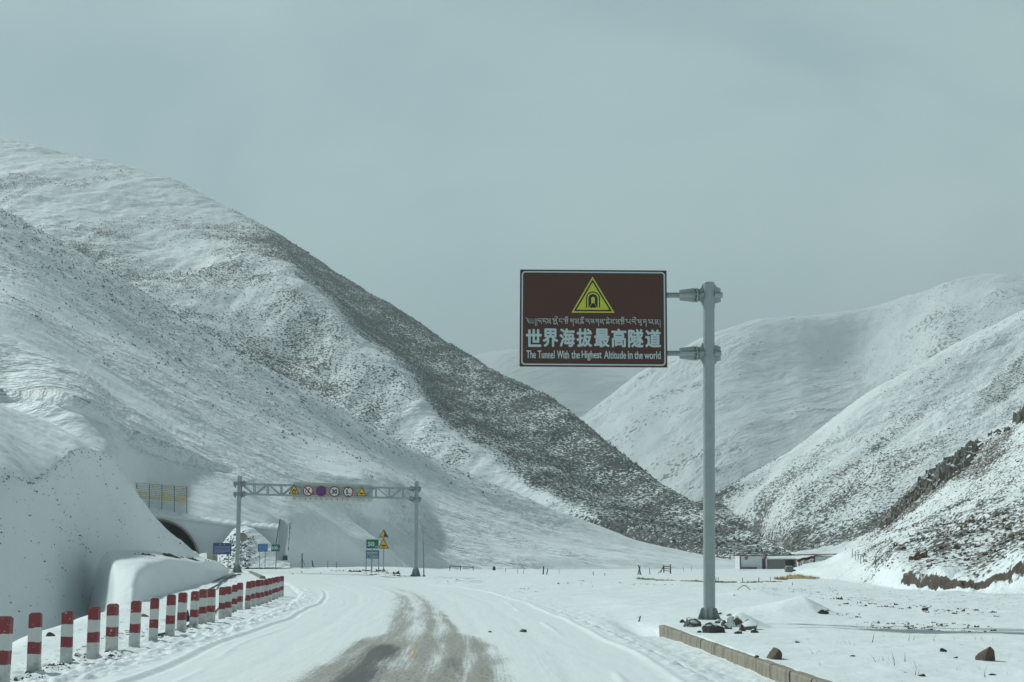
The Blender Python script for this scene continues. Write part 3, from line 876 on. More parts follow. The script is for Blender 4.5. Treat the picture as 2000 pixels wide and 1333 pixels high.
# ------------------------------------------------------------------ object builders
class MB:
    """Collects simple shapes into one mesh."""

    def __init__(self):
        self.v = []; self.f = []

    def add(self, vs, fs):
        k = len(self.v)
        self.v += [tuple(float(c) for c in q) for q in vs]
        self.f += [tuple(i + k for i in q) for q in fs]
        return self

    def box(self, c, s, rot=None):
        c = Vector(c); hx, hy, hz = s[0] / 2, s[1] / 2, s[2] / 2
        vs = [Vector((x, y, z)) for z in (-hz, hz) for x, y in ((-hx, -hy), (hx, -hy), (hx, hy), (-hx, hy))]
        if rot is not None:
            vs = [rot @ q for q in vs]
        return self.add([q + c for q in vs], [(0, 3, 2, 1), (4, 5, 6, 7), (0, 1, 5, 4), (1, 2, 6, 5), (2, 3, 7, 6), (3, 0, 4, 7)])

    def tube(self, p0, p1, r0, r1=None, seg=16, caps=True):
        p0, p1 = Vector(p0), Vector(p1)
        r1 = r0 if r1 is None else r1
        d = (p1 - p0).normalized()
        a = d.orthogonal().normalized(); b = d.cross(a)
        vs = []
        for p, r in ((p0, r0), (p1, r1)):
            vs += [p + (a * math.cos(t) + b * math.sin(t)) * r for t in [2 * math.pi * i / seg for i in range(seg)]]
        fs = [(i, (i + 1) % seg, seg + (i + 1) % seg, seg + i) for i in range(seg)]
        if caps:
            fs += [tuple(range(seg - 1, -1, -1)), tuple(range(seg, 2 * seg))]
        return self.add(vs, fs)

    def path(self, pts, r, seg=6):
        for a, b in zip(pts[:-1], pts[1:]):
            self.tube(a, b, r, seg=seg)
        return self

    def bar(self, p0, p1, w, h, up=(0, 0, 1)):
        """Square bar from p0 to p1."""
        p0, p1 = Vector(p0), Vector(p1)
        d = (p1 - p0).normalized()
        s = d.cross(Vector(up))
        s = d.orthogonal().normalized() if s.length < 1e-4 else s.normalized()
        u = s.cross(d)
        vs = []
        for p in (p0, p1):
            vs += [p + s * (w / 2 * i) + u * (h / 2 * j) for i, j in ((-1, -1), (1, -1), (1, 1), (-1, 1))]
        return self.add(vs, [(0, 3, 2, 1), (4, 5, 6, 7), (0, 1, 5, 4), (1, 2, 6, 5), (2, 3, 7, 6), (3, 0, 4, 7)])

    def plate(self, poly, n, t):
        """Polygon of 3-D points thickened by t along n."""
        n = Vector(n).normalized() * (t / 2)
        k = len(poly)
        vs = [Vector(p) - n for p in poly] + [Vector(p) + n for p in poly]
        return self.add(vs, [tuple(range(k - 1, -1, -1)), tuple(range(k, 2 * k))] + [(i, (i + 1) % k, k + (i + 1) % k, k + i) for i in range(k)])

    def build(self, name, mat, parent=None, smooth=False, bevel=0.0, label=None):
        me = bpy.data.meshes.new(name)
        me.from_pydata(self.v, [], self.f)
        bm = bmesh.new(); bm.from_mesh(me)
        bmesh.ops.recalc_face_normals(bm, faces=bm.faces)
        bm.to_mesh(me); bm.free()
        me.materials.append(mat)
        if smooth:
            me.polygons.foreach_set('use_smooth', [True] * len(me.polygons))
            me.set_sharp_from_angle(angle=R(38))
        o = bpy.data.objects.new(name, me)
        COL.objects.link(o)
        if bevel:
            b = o.modifiers.new('bevel', 'BEVEL'); b.width = bevel; b.segments = 2; b.limit_method = 'ANGLE'
        if parent is not None:
            attach(o, parent)
        if label:
            o['label'] = label
        return o


class Face:
    """A flat sign face: 2-D drawing (metres, x right, y up) laid on a plane standing in the place."""

    def __init__(self, centre, right=(1, 0, 0), up=(0, 0, 1)):
        self.c = Vector(centre)
        self.r = Vector(right).normalized()
        u = Vector(up)
        self.u = (u - self.r * u.dot(self.r)).normalized()
        self.n = self.r.cross(self.u)          # towards the viewer: right x up = -Y for an upright face
        self.n = self.n if self.n.y < 0 else -self.n

    def at(self, x, y, d=0.0):
        return self.c + self.r * x + self.u * y + self.n * d

    def poly(self, mb, pts, d0, d1):
        k = len(pts)
        vs = [self.at(x, y, d0) for x, y in pts] + [self.at(x, y, d1) for x, y in pts]
        mb.add(vs, [tuple(range(k)), tuple(range(2 * k - 1, k - 1, -1))] + [(i, (i + 1) % k, k + (i + 1) % k, k + i) for i in range(k)])
        return mb

    def rect(self, mb, x0, y0, x1, y1, d0, d1):
        return self.poly(mb, [(x0, y0), (x1, y0), (x1, y1), (x0, y1)], d0, d1)

    def ring(self, mb, outer, inner, d0, d1):
        k = len(outer)
        vs = [self.at(x, y, d1) for x, y in outer] + [self.at(x, y, d1) for x, y in inner]
        vs += [self.at(x, y, d0) for x, y in outer] + [self.at(x, y, d0) for x, y in inner]
        fs = []
        for i in range(k):
            j = (i + 1) % k
            fs += [(i, j, k + j, k + i), (i, 2 * k + i, 2 * k + j, j), (k + i, k + j, 3 * k + j, 3 * k + i)]
        mb.add(vs, fs)
        return mb

    def stroke(self, mb, pts, w, d0, d1):
        for (x0, y0), (x1, y1) in zip(pts[:-1], pts[1:]):
            L = math.hypot(x1 - x0, y1 - y0)
            if L < 1e-6:
                continue
            ex, ey = (x1 - x0) / L * w * 0.35, (y1 - y0) / L * w * 0.35
            nx, ny = -(y1 - y0) / L * w / 2, (x1 - x0) / L * w / 2
            self.poly(mb, [(x0 - ex + nx, y0 - ey + ny), (x0 - ex - nx, y0 - ey - ny), (x1 + ex - nx, y1 + ey - ny), (x1 + ex + nx, y1 + ey + ny)], d0, d1)
        return mb

    def text(self, mb, s, cx, cy, w, h, d, bold=0.0, box=None):
        vs, fs = text_mesh(s)
        a = np.array(vs)
        lo, hi = a.min(0), a.max(0)
        g = bold * min(w, h) * 1.0 if len(s) == 1 else bold * h
        a = (a - (lo + hi) / 2) / np.maximum(hi - lo, 1e-6) * np.array([w - 2 * g, h - 2 * g])
        # heavier strokes: the same outline struck again, a hair's breadth off each time
        steps = [(0, 0)] if g == 0 else [(0, 0)] + [(math.cos(R(t)) * g, math.sin(R(t)) * g) for t in range(0, 360, 45)]
        for i, (ox, oy) in enumerate(steps):
            mb.add([self.at(cx + x + ox, cy + y + oy, d + 0.0004 * i) for x, y in a], fs)
        return mb


_tcache = {}


def text_mesh(s, bold=0.0):
    key = (s, bold)
    if key not in _tcache:
        cu = bpy.data.curves.new('lettering_source', 'FONT')
        cu.body = s; cu.size = 1.0; cu.offset = bold; cu.resolution_u = 4
        ob = bpy.data.objects.new('lettering_source', cu)
        COL.objects.link(ob)
        dg = bpy.context.evaluated_depsgraph_get()
        me = ob.evaluated_get(dg).to_mesh()
        vs = [(v.co.x, v.co.y) for v in me.vertices]
        fs = [tuple(p.vertices) for p in me.polygons]
        ob.evaluated_get(dg).to_mesh_clear()
        bpy.data.objects.remove(ob); bpy.data.curves.remove(cu)
        _tcache[key] = (vs, fs)
    return _tcache[key]


def circle(r, k=40, cx=0, cy=0):
    return [(cx + r * math.cos(2 * math.pi * i / k), cy + r * math.sin(2 * math.pi * i / k)) for i in range(k)]


def round_rect(x0, y0, x1, y1, r, k=6):
    out = []
    for cx, cy, a0 in ((x1 - r, y1 - r, 0), (x0 + r, y1 - r, 90), (x0 + r, y0 + r, 180), (x1 - r, y0 + r, 270)):
        out += [(cx + r * math.cos(R(a0 + 90 * i / k)), cy + r * math.sin(R(a0 + 90 * i / k))) for i in range(k + 1)]
    return out


def triangle(h, w=None, cy=0):
    w = h * 2 / math.sqrt(3) if w is None else w
    return [(-w / 2, cy - h / 3), (w / 2, cy - h / 3), (0, cy + h * 2 / 3)]


def scaled(poly, k, cx=0, cy=0):
    return [(cx + (x - cx) * k, cy + (y - cy) * k) for x, y in poly]


M['zinc'] = plain_mat('galvanised_steel', (0.40, 0.445, 0.44), 0.42, 0.1, 0.35, 4.0, 0.002, color2=(0.27, 0.315, 0.315))
M['zinc_dull'] = plain_mat('weathered_steel', (0.30, 0.345, 0.345), 0.55, 0.2, 0.3, 3.0, 0.002, color2=(0.20, 0.24, 0.24))
M['bolt'] = plain_mat('dark_bolt', (0.06, 0.06, 0.06), 0.5, 0.6)
M['brown_sign'] = plain_mat('brown_sign_face', (0.085, 0.034, 0.024), 0.45, 0, 0.18, 1.6, spec=0.35)
M['letter'] = plain_mat('reflective_lettering', (0.50, 0.60, 0.62), 0.45, 0, 0.06, 8.0)
M['white'] = plain_mat('white_sign_face', (0.74, 0.76, 0.74), 0.45, 0, 0.1, 5.0)
M['yellow_sign'] = plain_mat('yellow_sign_face', (0.56, 0.55, 0.06), 0.45, 0, 0.08, 5.0)
M['amber_sign'] = plain_mat('amber_sign_face', (0.88, 0.50, 0.012), 0.45, 0, 0.1, 5.0)
M['black'] = plain_mat('black_print', (0.018, 0.022, 0.024), 0.5, 0, 0.2)
M['navy_print'] = plain_mat('dark_navy_print', (0.012, 0.022, 0.03), 0.5, 0, 0.2)
M['red_sign'] = plain_mat('red_print', (0.36, 0.014, 0.026), 0.45, 0, 0.15)
M['blue_sign'] = plain_mat('blue_print', (0.02, 0.045, 0.30), 0.45, 0, 0.15)
M['purple_sign'] = plain_mat('violet_blue_face', (0.055, 0.055, 0.20), 0.5, 0, 0.15)
M['light_blue_sign'] = plain_mat('light_blue_face', (0.03, 0.16, 0.42), 0.5, 0, 0.15)
M['slate_blue_sign'] = plain_mat('slate_blue_face', (0.07, 0.15, 0.25), 0.5, 0, 0.15)
M['green_sign'] = plain_mat('green_face', (0.0, 0.14, 0.085), 0.5, 0, 0.15)
M['panel_back'] = plain_mat('bare_panel', (0.74, 0.76, 0.72), 0.5, 0.0, 0.15, 1.5)
M['gold'] = plain_mat('gilt_lettering', (0.80, 0.54, 0.07), 0.45, 0.0, 0.3, 6.0)
M['frame_steel'] = plain_mat('dark_frame_steel', (0.06, 0.075, 0.08), 0.6, 0.3)
M['concrete'] = plain_mat('concrete', (0.30, 0.28, 0.23), 0.85, 0, 0.35, 3.0, 0.01, color2=(0.19, 0.175, 0.145))
M['lining'] = plain_mat('tunnel_lining', (0.16, 0.165, 0.155), 0.8, 0, 0.3, 0.8, 0.01)
M['snow'] = plain_mat('lying_snow', SNOW, 0.7, 0, 0.04, 2.0, 0.03, spec=0.25, obj=False)
M['wood'] = plain_mat('weathered_wood', (0.09, 0.075, 0.055), 0.85, 0, 0.4, 12.0, 0.004)
M['pale_wood'] = plain_mat('pale_timber', (0.34, 0.26, 0.17), 0.8, 0, 0.3, 9.0)
M['rubber'] = plain_mat('black_rubber', (0.025, 0.026, 0.027), 0.6, 0, 0.2)
M['panel_wall'] = plain_mat('pale_wall_panel', (0.66, 0.73, 0.75), 0.6, 0, 0.12, 0.8)
M['rendered_wall'] = plain_mat('grey_rendered_wall', (0.36, 0.365, 0.34), 0.85, 0, 0.3, 0.9)
M['white_wall'] = plain_mat('white_wall', (0.82, 0.84, 0.82), 0.7, 0, 0.12, 0.9)
M['maroon'] = plain_mat('maroon_paint', (0.10, 0.022, 0.024), 0.6, 0, 0.3, 2.0)
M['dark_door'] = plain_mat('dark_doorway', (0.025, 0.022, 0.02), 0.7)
M['cloth_red'] = plain_mat('red_cloth', (0.36, 0.05, 0.05), 0.8, 0, 0.3, 3.0)
M['tarp'] = plain_mat('grey_green_tarp', (0.17, 0.19, 0.165), 0.75, 0, 0.3, 2.0, 0.02)
M['tarp_blue'] = plain_mat('blue_tarp', (0.02, 0.06, 0.24), 0.6)
M['rock_dark'] = rock_mat('dark_rock', (0.060, 0.062, 0.060), (0.12, 0.117, 0.108), 1.0, 4.0, 0.74)
M['rock_brown'] = rock_mat('brown_rock', (0.115, 0.085, 0.068), (0.19, 0.14, 0.105), 0.0, 6.0)
M['rock_snowy'] = rock_mat('snow_topped_rock', (0.12, 0.105, 0.085), (0.2, 0.17, 0.13), 0.7, 5.0, 0.34)
M['crag'] = rock_mat('crag_rock', (0.06, 0.055, 0.047), (0.28, 0.25, 0.20), 1.0, 1.3, 0.62, bump=0.3)
M['crag_rust'] = rock_mat('rusty_rock', (0.13, 0.08, 0.05), (0.19, 0.12, 0.08), 0.5, 1.2, 0.8, bump=0.2)
M['rubble'] = rock_mat('rubble_rock', (0.06, 0.058, 0.054), (0.13, 0.12, 0.105), 0.7, 1.6, 0.36, bump=0.1)


def rock_shape(w, d, h, seed, sub=3, flat=0.25, sharp=0.35):
    """Angular boulder resting on z = 0, cut by random planes."""
    rg = random.Random(seed)
    bm = bmesh.new()
    bmesh.ops.create_icosphere(bm, subdivisions=sub, radius=1.0)
    planes = []
    for i in range(9):
        a = rg.uniform(0, 6.28); e = rg.uniform(-0.35, 1.1)
        planes.append((Vector((math.cos(a) * math.cos(e), math.sin(a) * math.cos(e), math.sin(e))), rg.uniform(0.42, 0.85)))
    for v in bm.verts:
        for nrm, t in planes:
            k = v.co.dot(nrm) - t
            if k > 0:
                v.co -= nrm * k * (1 - 0.12 * rg.random())
        v.co *= 1 + rg.uniform(-1, 1) * 0.03
    zmin = -flat
    for v in bm.verts:
        v.co.z = max(v.co.z, zmin)
    xs = [v.co.x for v in bm.verts]; ys = [v.co.y for v in bm.verts]; zs = [v.co.z for v in bm.verts]
    for v in bm.verts:
        v.co = Vector(((v.co.x - (min(xs) + max(xs)) / 2) / (max(xs) - min(xs)) * w,
                       (v.co.y - (min(ys) + max(ys)) / 2) / (max(ys) - min(ys)) * d,
                       (v.co.z - min(zs)) / (max(zs) - min(zs)) * h * 1.15 - h * 0.15))
    me = bpy.data.meshes.new('rock')
    bm.to_mesh(me); bm.free()
    return me


def place_rock(name, px, py, wpx, hpx, mat, label, group=None, seed=0, deep=0.9, rot=0.0, at=None, cat='rock', sub=3):
    q = hit(px, py) if at is None else np.array(at)
    s = q[1] / FPX
    me = rock_shape(wpx * s, wpx * s * deep, hpx * s, seed, sub)
    me.materials.append(M[mat])
    o = bpy.data.objects.new(name, me)
    COL.objects.link(o)
    o.location = q
    o.rotation_euler = (0, 0, rot)
    me.name = name
    return tag(o, label, cat, group)


# ------------------------------------------------------------------ the brown tunnel sign
def build_tunnel_sign():
    base = hit(1385, 1211)
    Y = base[1]
    px = float(P(1385.0, 1211, Y)[0])          # foot
    ptop = float(P(1384.2, 553.5, Y)[0])       # the post stands a degree off plumb
    span = float(P(1384.2, 553.5, Y)[2]) - base[2]
    top = float(P(1384.5, 553.5, Y)[2])
    root = thing('tunnel_sign', 'tall brown road sign hung from a single thick steel post', 'road sign', (px, Y, base[2]))
    rad = 11.4 * Y / FPX
    mb = MB().tube((px, Y, base[2] - 0.3), (ptop, Y, top), rad, rad, 40)
    mb.tube((ptop, Y, top), (ptop, Y, top + 0.012), rad * 1.04, rad * 1.0, 40)
    mb.build('post', M['zinc'], root, smooth=True)
    # gusseted foot
    fl = MB().tube((px, Y, base[2] + 0.0), (px, Y, base[2] + 0.03), rad * 2.1, rad * 2.1, 28)
    for a in (12, 72, 132, 192, 252, 312):
        d = Vector((math.cos(R(a)), math.sin(R(a)), 0)); n = Vector((-d.y, d.x, 0))
        c = Vector((px, Y, base[2] + 0.03))
        fl.plate([c + d * rad * 0.98, c + d * rad * 2.0, c + d * rad * 1.35 + Vector((0, 0, 0.27)), c + d * rad * 0.98 + Vector((0, 0, 0.29))], n, 0.018)
    fl.build('base_plate', M['zinc_dull'], root)
    k = Y / FPX
    for (ay, xr, flip) in ((577, 1411, 1), (690.5, 1408.5, -1)):
        z = float(P(1360, ay, Y)[2])

        def X(p):
            return float(P(p, ay, Y)[0])
        arm = MB().tube((X(1240), Y, z), (X(xr), Y, z), 5.3 * k, seg=24)
        arm_o = arm.build('arm', M['zinc_dull'], root, smooth=True)
        br = MB()
        xf = X(1361.0)
        # sleeve and the pair of bolted flange discs
        br.tube((X(1327), Y, z), (xf, Y, z), 5.9 * k, seg=24)
        br.tube((xf - 0.020, Y, z), (xf - 0.003, Y, z), 14.5 * k, seg=28)
        br.tube((xf + 0.003, Y, z), (xf + 0.020, Y, z), 14.5 * k, seg=28)
        br.tube((xf, Y, z), (X(1374), Y, z), 6.1 * k, seg=24)
        br.tube((X(1395), Y, z), (X(xr) - .01, Y, z), 5.9 * k, seg=24)

        def V(p, q):
            return Vector((X(p), Y, z + q * k))
        for s in (1, -1):
            br.plate([V(1327, s * 5), V(1327, s * 10.5), V(1358, s * 14.5), V(1358, s * 5)], (0, 1, 0), 0.016)
            br.plate([V(1364, s * 5), V(1364, s * 11.5), V(1367.5, s * 13), V(1370.5, s * 16.5), V(1371.5, s * 21), V(1374.5, s * 21), V(1374.5, s * 5)], (0, 1, 0), 0.016)
            j = s * flip
            if j > 0:
                br.plate([V(1394.5, s * 5), V(1394.5, s * 22), V(1397.5, s * 21.5), V(1400, s * 16.5), V(1407.5, s * 14), V(1407.5, s * 5)], (0, 1, 0), 0.016)
            else:
                br.plate([V(1394.5, s * 5), V(1394.5, s * 17.5), V(1407.5, s * 13.5), V(1407.5, s * 5)], (0, 1, 0), 0.016)
            # the fore and aft stiffeners
            for x0, x1, w0, w1 in ((1327, 1358, 10.5, 14.5), (1364, 1374, 11, 19), (1395, 1407, 18, 13)):
                br.plate([Vector((X(x0), Y + s * 5 * k, z)), Vector((X(x0), Y + s * w0 * k, z)), Vector((X(x1), Y + s * w1 * k, z)), Vector((X(x1), Y + s * 5 * k, z))], (0, 0, 1), 0.016)
        # saddle weld plates hugging the post
        pz = px + (ptop - px) * (z - base[2]) / span
        br.tube((pz, Y, z - 24 * k), (pz, Y, z - 6 * k), rad * 1.035, rad * 1.035, 40, caps=False)
        br_o = br.build('bracket', M['zinc'], root)
        for i in range(8):
            bo = MB()
            t = R(22.5 + 45 * i)
            c = Vector((xf, Y + math.cos(t) * 11.3 * k, z + math.sin(t) * 11.3 * k))
            bo.tube(c - Vector((0.055, 0, 0)), c + Vector((0.055, 0, 0)), 0.014, seg=6)
            for sgn in (-1, 1):
                bo.tube(c + Vector((sgn * 0.022, 0, 0)), c + Vector((sgn * 0.045, 0, 0)), 0.024, seg=6)
            bo.build('bolt', M['bolt'], br_o)
    # the panel: photo pixels -> metres on the face
    c0 = P(1159, 622, Y - 0.16)
    ex = P(1160, 622, Y - 0.16) - c0
    ez = P(1159, 621, Y - 0.16) - c0
    sx, sz = float(ex[0]), float(ez[2])
    f = Face(c0, (math.cos(R(0.42)), 0, -math.sin(R(0.42))))

    def q(a, b):
        # undo the small clockwise tilt so that the drawing is level on its own face
        dx, dy = (a - 1159) * sx, (622 - b) * sz
        t = R(0.42)
        return (dx * math.cos(t) - dy * math.sin(t), dx * math.sin(t) + dy * math.cos(t))
    W, Hh = 287.5 * sx / 2, 189.5 * sz / 2
    pan = MB()
    f.poly(pan, round_rect(-W, -Hh, W, Hh, 0.02, 3), -0.03, 0.0)
    po = pan.build('sign_panel', M['brown_sign'], root)
    # rails that carry the panel on the arms
    rl = MB()
    for ay in (577, 690.5):
        z = float(P(1360, ay, Y)[2])
        rl.box(((float(c0[0]) - 0.02), Y - 0.12, z), (W * 1.9, 0.06, 0.10))
    rl.build('rail', M['zinc_dull'], root)
    bd = MB()
    f.ring(bd, round_rect(-W + .045, -Hh + .045, W - .045, Hh - .045, 0.10), round_rect(-W + .081, -Hh + .081, W - .081, Hh - .081, 0.066), -0.002, 0.004)
    bd.build('border', M['letter'], po)
    # warning triangle and its tunnel symbol
    A = q(1158, 540.5); B = q(1116, 611); C = q(1200.5, 611.5)
    tri = [A, B, C]
    cx = sum(t[0] for t in tri) / 3; cy = sum(t[1] for t in tri) / 3
    tm = MB(); f.poly(tm, tri, -0.002, 0.004)
    to = tm.build('triangle', M['yellow_sign'], po)
    ic = MB()
    f.ring(ic, scaled(tri, 0.885, cx, cy), scaled(tri, 0.765, cx, cy), 0.003, 0.007)

    def arch(hw, y0, y1, k=14):
        # outline from left foot over the crown to the right foot, in photo pixels about x=1158.5
        pts = [(1158.5 - hw, y0)]
        pts += [(1158.5 - hw * math.cos(math.pi * i / k), y1 + hw - hw * math.sin(math.pi * i / k)) for i in range(k + 1)]
        return pts + [(1158.5 + hw, y0)]
    o1, i1 = arch(13.8, 601.5, 569.5), arch(11.6, 601.5, 571.7)
    f.poly(ic, [q(*t) for t in o1] + [q(*t) for t in reversed(i1)], 0.003, 0.007)
    o2, i2 = arch(8.9, 601.0, 574.6), arch(3.6, 592, 580)
    f.poly(ic, [q(*t) for t in o2[:]] + [q(1166.2, 601), q(1161.6, 592.5)] + [q(*t) for t in reversed(i2)] + [q(1155.4, 592.5), q(1150.8, 601)], 0.003, 0.007)
    f.poly(ic, [q(1151.6, 601.5), q(1165.6, 601.5), q(1161.0, 592.8), q(1156.2, 592.8)], 0.003, 0.007)
    ic.build('symbol', M['navy_print'], po)
    # large lettering
    big = MB()
    for ch, x, y, w, h in (('世', 1042.5, 660.5, 31, 35), ('界', 1075, 660, 30.5, 36), ('海', 1107.6, 659.8, 30.5, 36.5), ('拔', 1141, 660.0, 30.5, 36),
                           ('最', 1175.2, 660.4, 30.5, 36.5), ('高', 1208.2, 660.6, 29.5, 36.5), ('隧', 1241.2, 661.2, 30, 36.5), ('道', 1275.0, 661.4, 31, 35.5)):
        X0, Y0 = q(x, y)
        f.text(big, ch, X0, Y0, w * sx, h * sz, 0.004, 0.036)
    big.build('lettering', M['letter'], po, label='large white character line')
    en = MB()
    for wd, x0, x1, y0, y1 in (('The', 1028, 1046.5, 684.5, 700), ('Tunnel', 1050, 1083, 684.8, 700.3), ('With', 1087.5, 1111, 685, 700.6), ('the', 1115.5, 1132, 685, 700.6),
                               ('Highest', 1135.5, 1174.5, 685.2, 704.5), ('Altitude', 1179, 1222, 685.6, 701), ('in', 1225.5, 1234.8, 686, 701.2), ('the', 1238, 1254.5, 686, 701.3),
                               ('world', 1257.5, 1289.2, 686.2, 701.5)):
        X0, Y0 = q((x0 + x1) / 2, (y0 + y1) / 2)
        f.text(en, wd, X0, Y0, (x1 - x0) * sx, (y1 - y0) * sz, 0.004, 0.018)
    en.build('lettering', M['letter'], po, label='small white English line')
    # the Tibetan line, drawn stroke by stroke in the coordinates of an enlarged view (7.14 to a photo pixel)
    ti = MB()

    def S(pts, w=8.5):
        f.stroke(ti, [q(1020 + a / 7.143, 610 + b / 7.143) for a, b in pts], w / 7.143 * sx, 0.001, 0.004)

    def sl(x):
        return 92 + (x - 60) * 0.0085

    def G(x, strokes, w=8.5):
        for st in strokes:
            S([(x + a, sl(x) + b) for a, b in st], w)

    def loop(cx_, cy_, r, a0=0, a1=360, k=12):
        return [(cx_ + r * math.cos(R(a0 + (a1 - a0) * i / k)), cy_ + r * math.sin(R(a0 + (a1 - a0) * i / k))) for i in range(k + 1)]
    # opening flourish
    G(52, [[(0, -12), (22, 4), (26, 34), (40, 56), (62, 62), (74, 52)], loop(52, 18, 19), [(78, 52), (92, 62), (106, 54)], loop(96, 18, 17)])
    for x in (180, 202):
        G(x, [[(0, 0), (2, 100)]], 5.5)
    a_chung = [[(0, 0), (50, 0)], [(8, 0), (2, 28), (22, 26), (30, 40)], [(28, 22), (44, 18), (46, 44), (56, 70)]]
    ja = [[(0, 0), (56, 0)], [(12, 0), (12, 40), (50, 40)], [(16, 20), (44, 20)], [(50, 40), (56, 72)]]
    ma = [[(0, 0), (16, 0)], [(10, 0), (14, 28), (0, 42), (14, 58), (40, 36)], [(14, 28), (40, 22)], [(30, 0), (52, 0)], [(42, 0), (42, 40), (54, 68)]]
    ga = [[(0, 0), (48, 0)], [(10, 0), (8, 34), (24, 40)], [(14, 22), (36, 22)], [(44, 0), (44, 96)]]
    nga = [[(0, 0), (50, 0)], [(8, 0), (6, 32), (42, 36), (46, 56)]]
    tho = [[(0, 0), (52, 0)], [(8, 0), (8, 30), (44, 30), (44, 0)], [(12, 15), (44, 15)], [(8, 30), (14, 64), (44, 58), (44, 30)], [(8, -12), (26, -22), (44, -14)], [(10, -24), (28, -32), (46, -28)]]
    cho = [[(0, 0), (54, 0)], [(10, 0), (14, 30), (2, 44)], [(28, 0), (30, 30), (16, 44)], [(2, 44), (8, 62), (22, 56), (18, 40)], [(30, 44), (36, 62), (50, 54), (46, 36), (30, 34)], [(10, -12), (30, -22), (50, -14)], [(14, -24), (32, -30), (52, -28)]]
    pha = [[(0, 0), (16, 0)], [(8, 0), (8, 40), (30, 44), (40, 30)], [(28, 0), (28, 28)], [(40, 0), (52, 0)], [(46, 0), (44, 40), (54, 62)]]
    sa = [[(0, 0), (14, 0)], [(8, 0), (10, 28), (0, 40), (30, 52)], [(10, 24), (32, 20)], [(28, 0), (50, 0)], [(38, 0), (38, 30), (52, 66)]]
    che = [[(0, 0), (54, 0)], [(10, 0), (14, 30), (2, 44)], [(28, 0), (30, 30), (16, 44)], [(2, 44), (8, 62), (22, 56), (18, 40)], [(30, 44), (36, 62), (50, 54), (46, 36), (30, 34)], [(14, -30), (28, -22), (40, -10)]]
    ba = [[(0, 0), (14, 0)], [(6, 0), (4, 36), (44, 40)], [(40, 0), (54, 0)], [(46, 0), (46, 40), (58, 62)]]
    phu = pha + [[(54, 62), (44, 84), (30, 72), (40, 66)]]
    la = [[(0, 0), (4, 0)], [(2, 10), (0, 40), (14, 48), (22, 20), (30, 46), (40, 40)], [(24, 0), (56, 0)], [(48, 0), (48, 40), (60, 66)]]
    gli = ga[:3] + [[(44, 0), (44, 40)], [(6, 44), (12, 76), (22, 56), (30, 76), (44, 50)], [(50, 50), (60, 84)], [(20, -26), (46, -36), (62, -20), (44, -2)]]
    ai = a_chung + [[(10, -22), (34, -36), (58, -24), (40, -4)]]
    line = [(215, a_chung), (278, ja), (348, ma), (432, gli), (510, nga), (590, tho), (668, ga), (740, ma), (808, cho), (886, a_chung), (952, pha), (1022, ga),
            (1085, sa), (1168, che), (1232, sa), (1306, ma), (1374, tho), (1456, ba), (1528, ai), (1612, phu), (1684, ga), (1770, la), (1846, ma)]
    for x, g in line:
        G(x, g, 7.5)
    for x in (342, 422, 574, 728, 884, 1148, 1290, 1362, 1444, 1596, 1758):
        G(x, [[(0, -4), (6, 12)]], 8)
    G(1922, [[(0, 0), (2, 106)]], 6)
    ti.build('lettering', M['letter'], po, label='thin white Tibetan line')
    return px, Y, base[2]


SIGN_X, SIGN_Y, SIGN_Z = build_tunnel_sign()

# ------------------------------------------------------------------ bollards
bm_, n, l, b = new_mat('bollard_paint')
tc = n.new('ShaderNodeTexCoord')
oi = n.new('ShaderNodeObjectInfo')
off = n.new('ShaderNodeVectorMath'); off.operation = 'ADD'
sc3 = n.new('ShaderNodeVectorMath'); sc3.operation = 'SCALE'
l.new(oi.outputs['Location'], sc3.inputs[0]); sc3.inputs['Scale'].default_value = 3.17
l.new(tc.outputs['Object'], off.inputs[0]); l.new(sc3.outputs[0], off.inputs[1])
vv = off.outputs[0]
sep = n.new('ShaderNodeSeparateXYZ'); l.new(tc.outputs['Object'], sep.inputs[0])
nw = noise_node(n, l, vv, 9, 3)
z = math_node(n, l, 'ADD', sep.outputs['Z'], math_node(n, l, 'MULTIPLY_ADD', nw, 0.05, -0.025))
ramp = n.new('ShaderNodeValToRGB')
ramp.color_ramp.interpolation = 'CONSTANT'
el = ramp.color_ramp.elements
WHT, RED = (0.60, 0.62, 0.60, 1), (0.235, 0.024, 0.032, 1)
el[0].position = 0; el[0].color = WHT
el[1].position = 0.29; el[1].color = RED
e = el.new(0.50); e.color = WHT
e = el.new(0.745); e.color = RED
zz = math_node(n, l, 'MULTIPLY', z, 1 / 0.87)
l.new(zz, ramp.inputs['Fac'])
nc = noise_node(n, l, vv, 13, 4, 0.7)
chip = math_node(n, l, 'MULTIPLY_ADD', math_node(n, l, 'SUBTRACT', nc, 0.655), 18, 0.5, clamp=True)
col = mix_node(n, l, chip, ramp.outputs['Color'], (0.62, 0.62, 0.58))
ng = noise_node(n, l, vv, 5, 5, 0.7)
grime = math_node(n, l, 'MULTIPLY', math_node(n, l, 'MULTIPLY_ADD', math_node(n, l, 'SUBTRACT', ng, 0.52), 5, 0.3, clamp=True),
                  math_node(n, l, 'MULTIPLY_ADD', sep.outputs['Z'], -2.6, 0.85, clamp=True))
col = mix_node(n, l, grime, col, (0.13, 0.13, 0.12))
stain = math_node(n, l, 'MULTIPLY', ng, 0.22)
col = mix_node(n, l, stain, col, (0.16, 0.13, 0.12))
l.new(col, b.inputs['Base Color'])
b.inputs['Roughness'].default_value = 0.6
bump_chain(n, l, b, [(ng, 0.006, 0.5), (chip, 0.003, 0.4)])
M['bollard'] = bm_


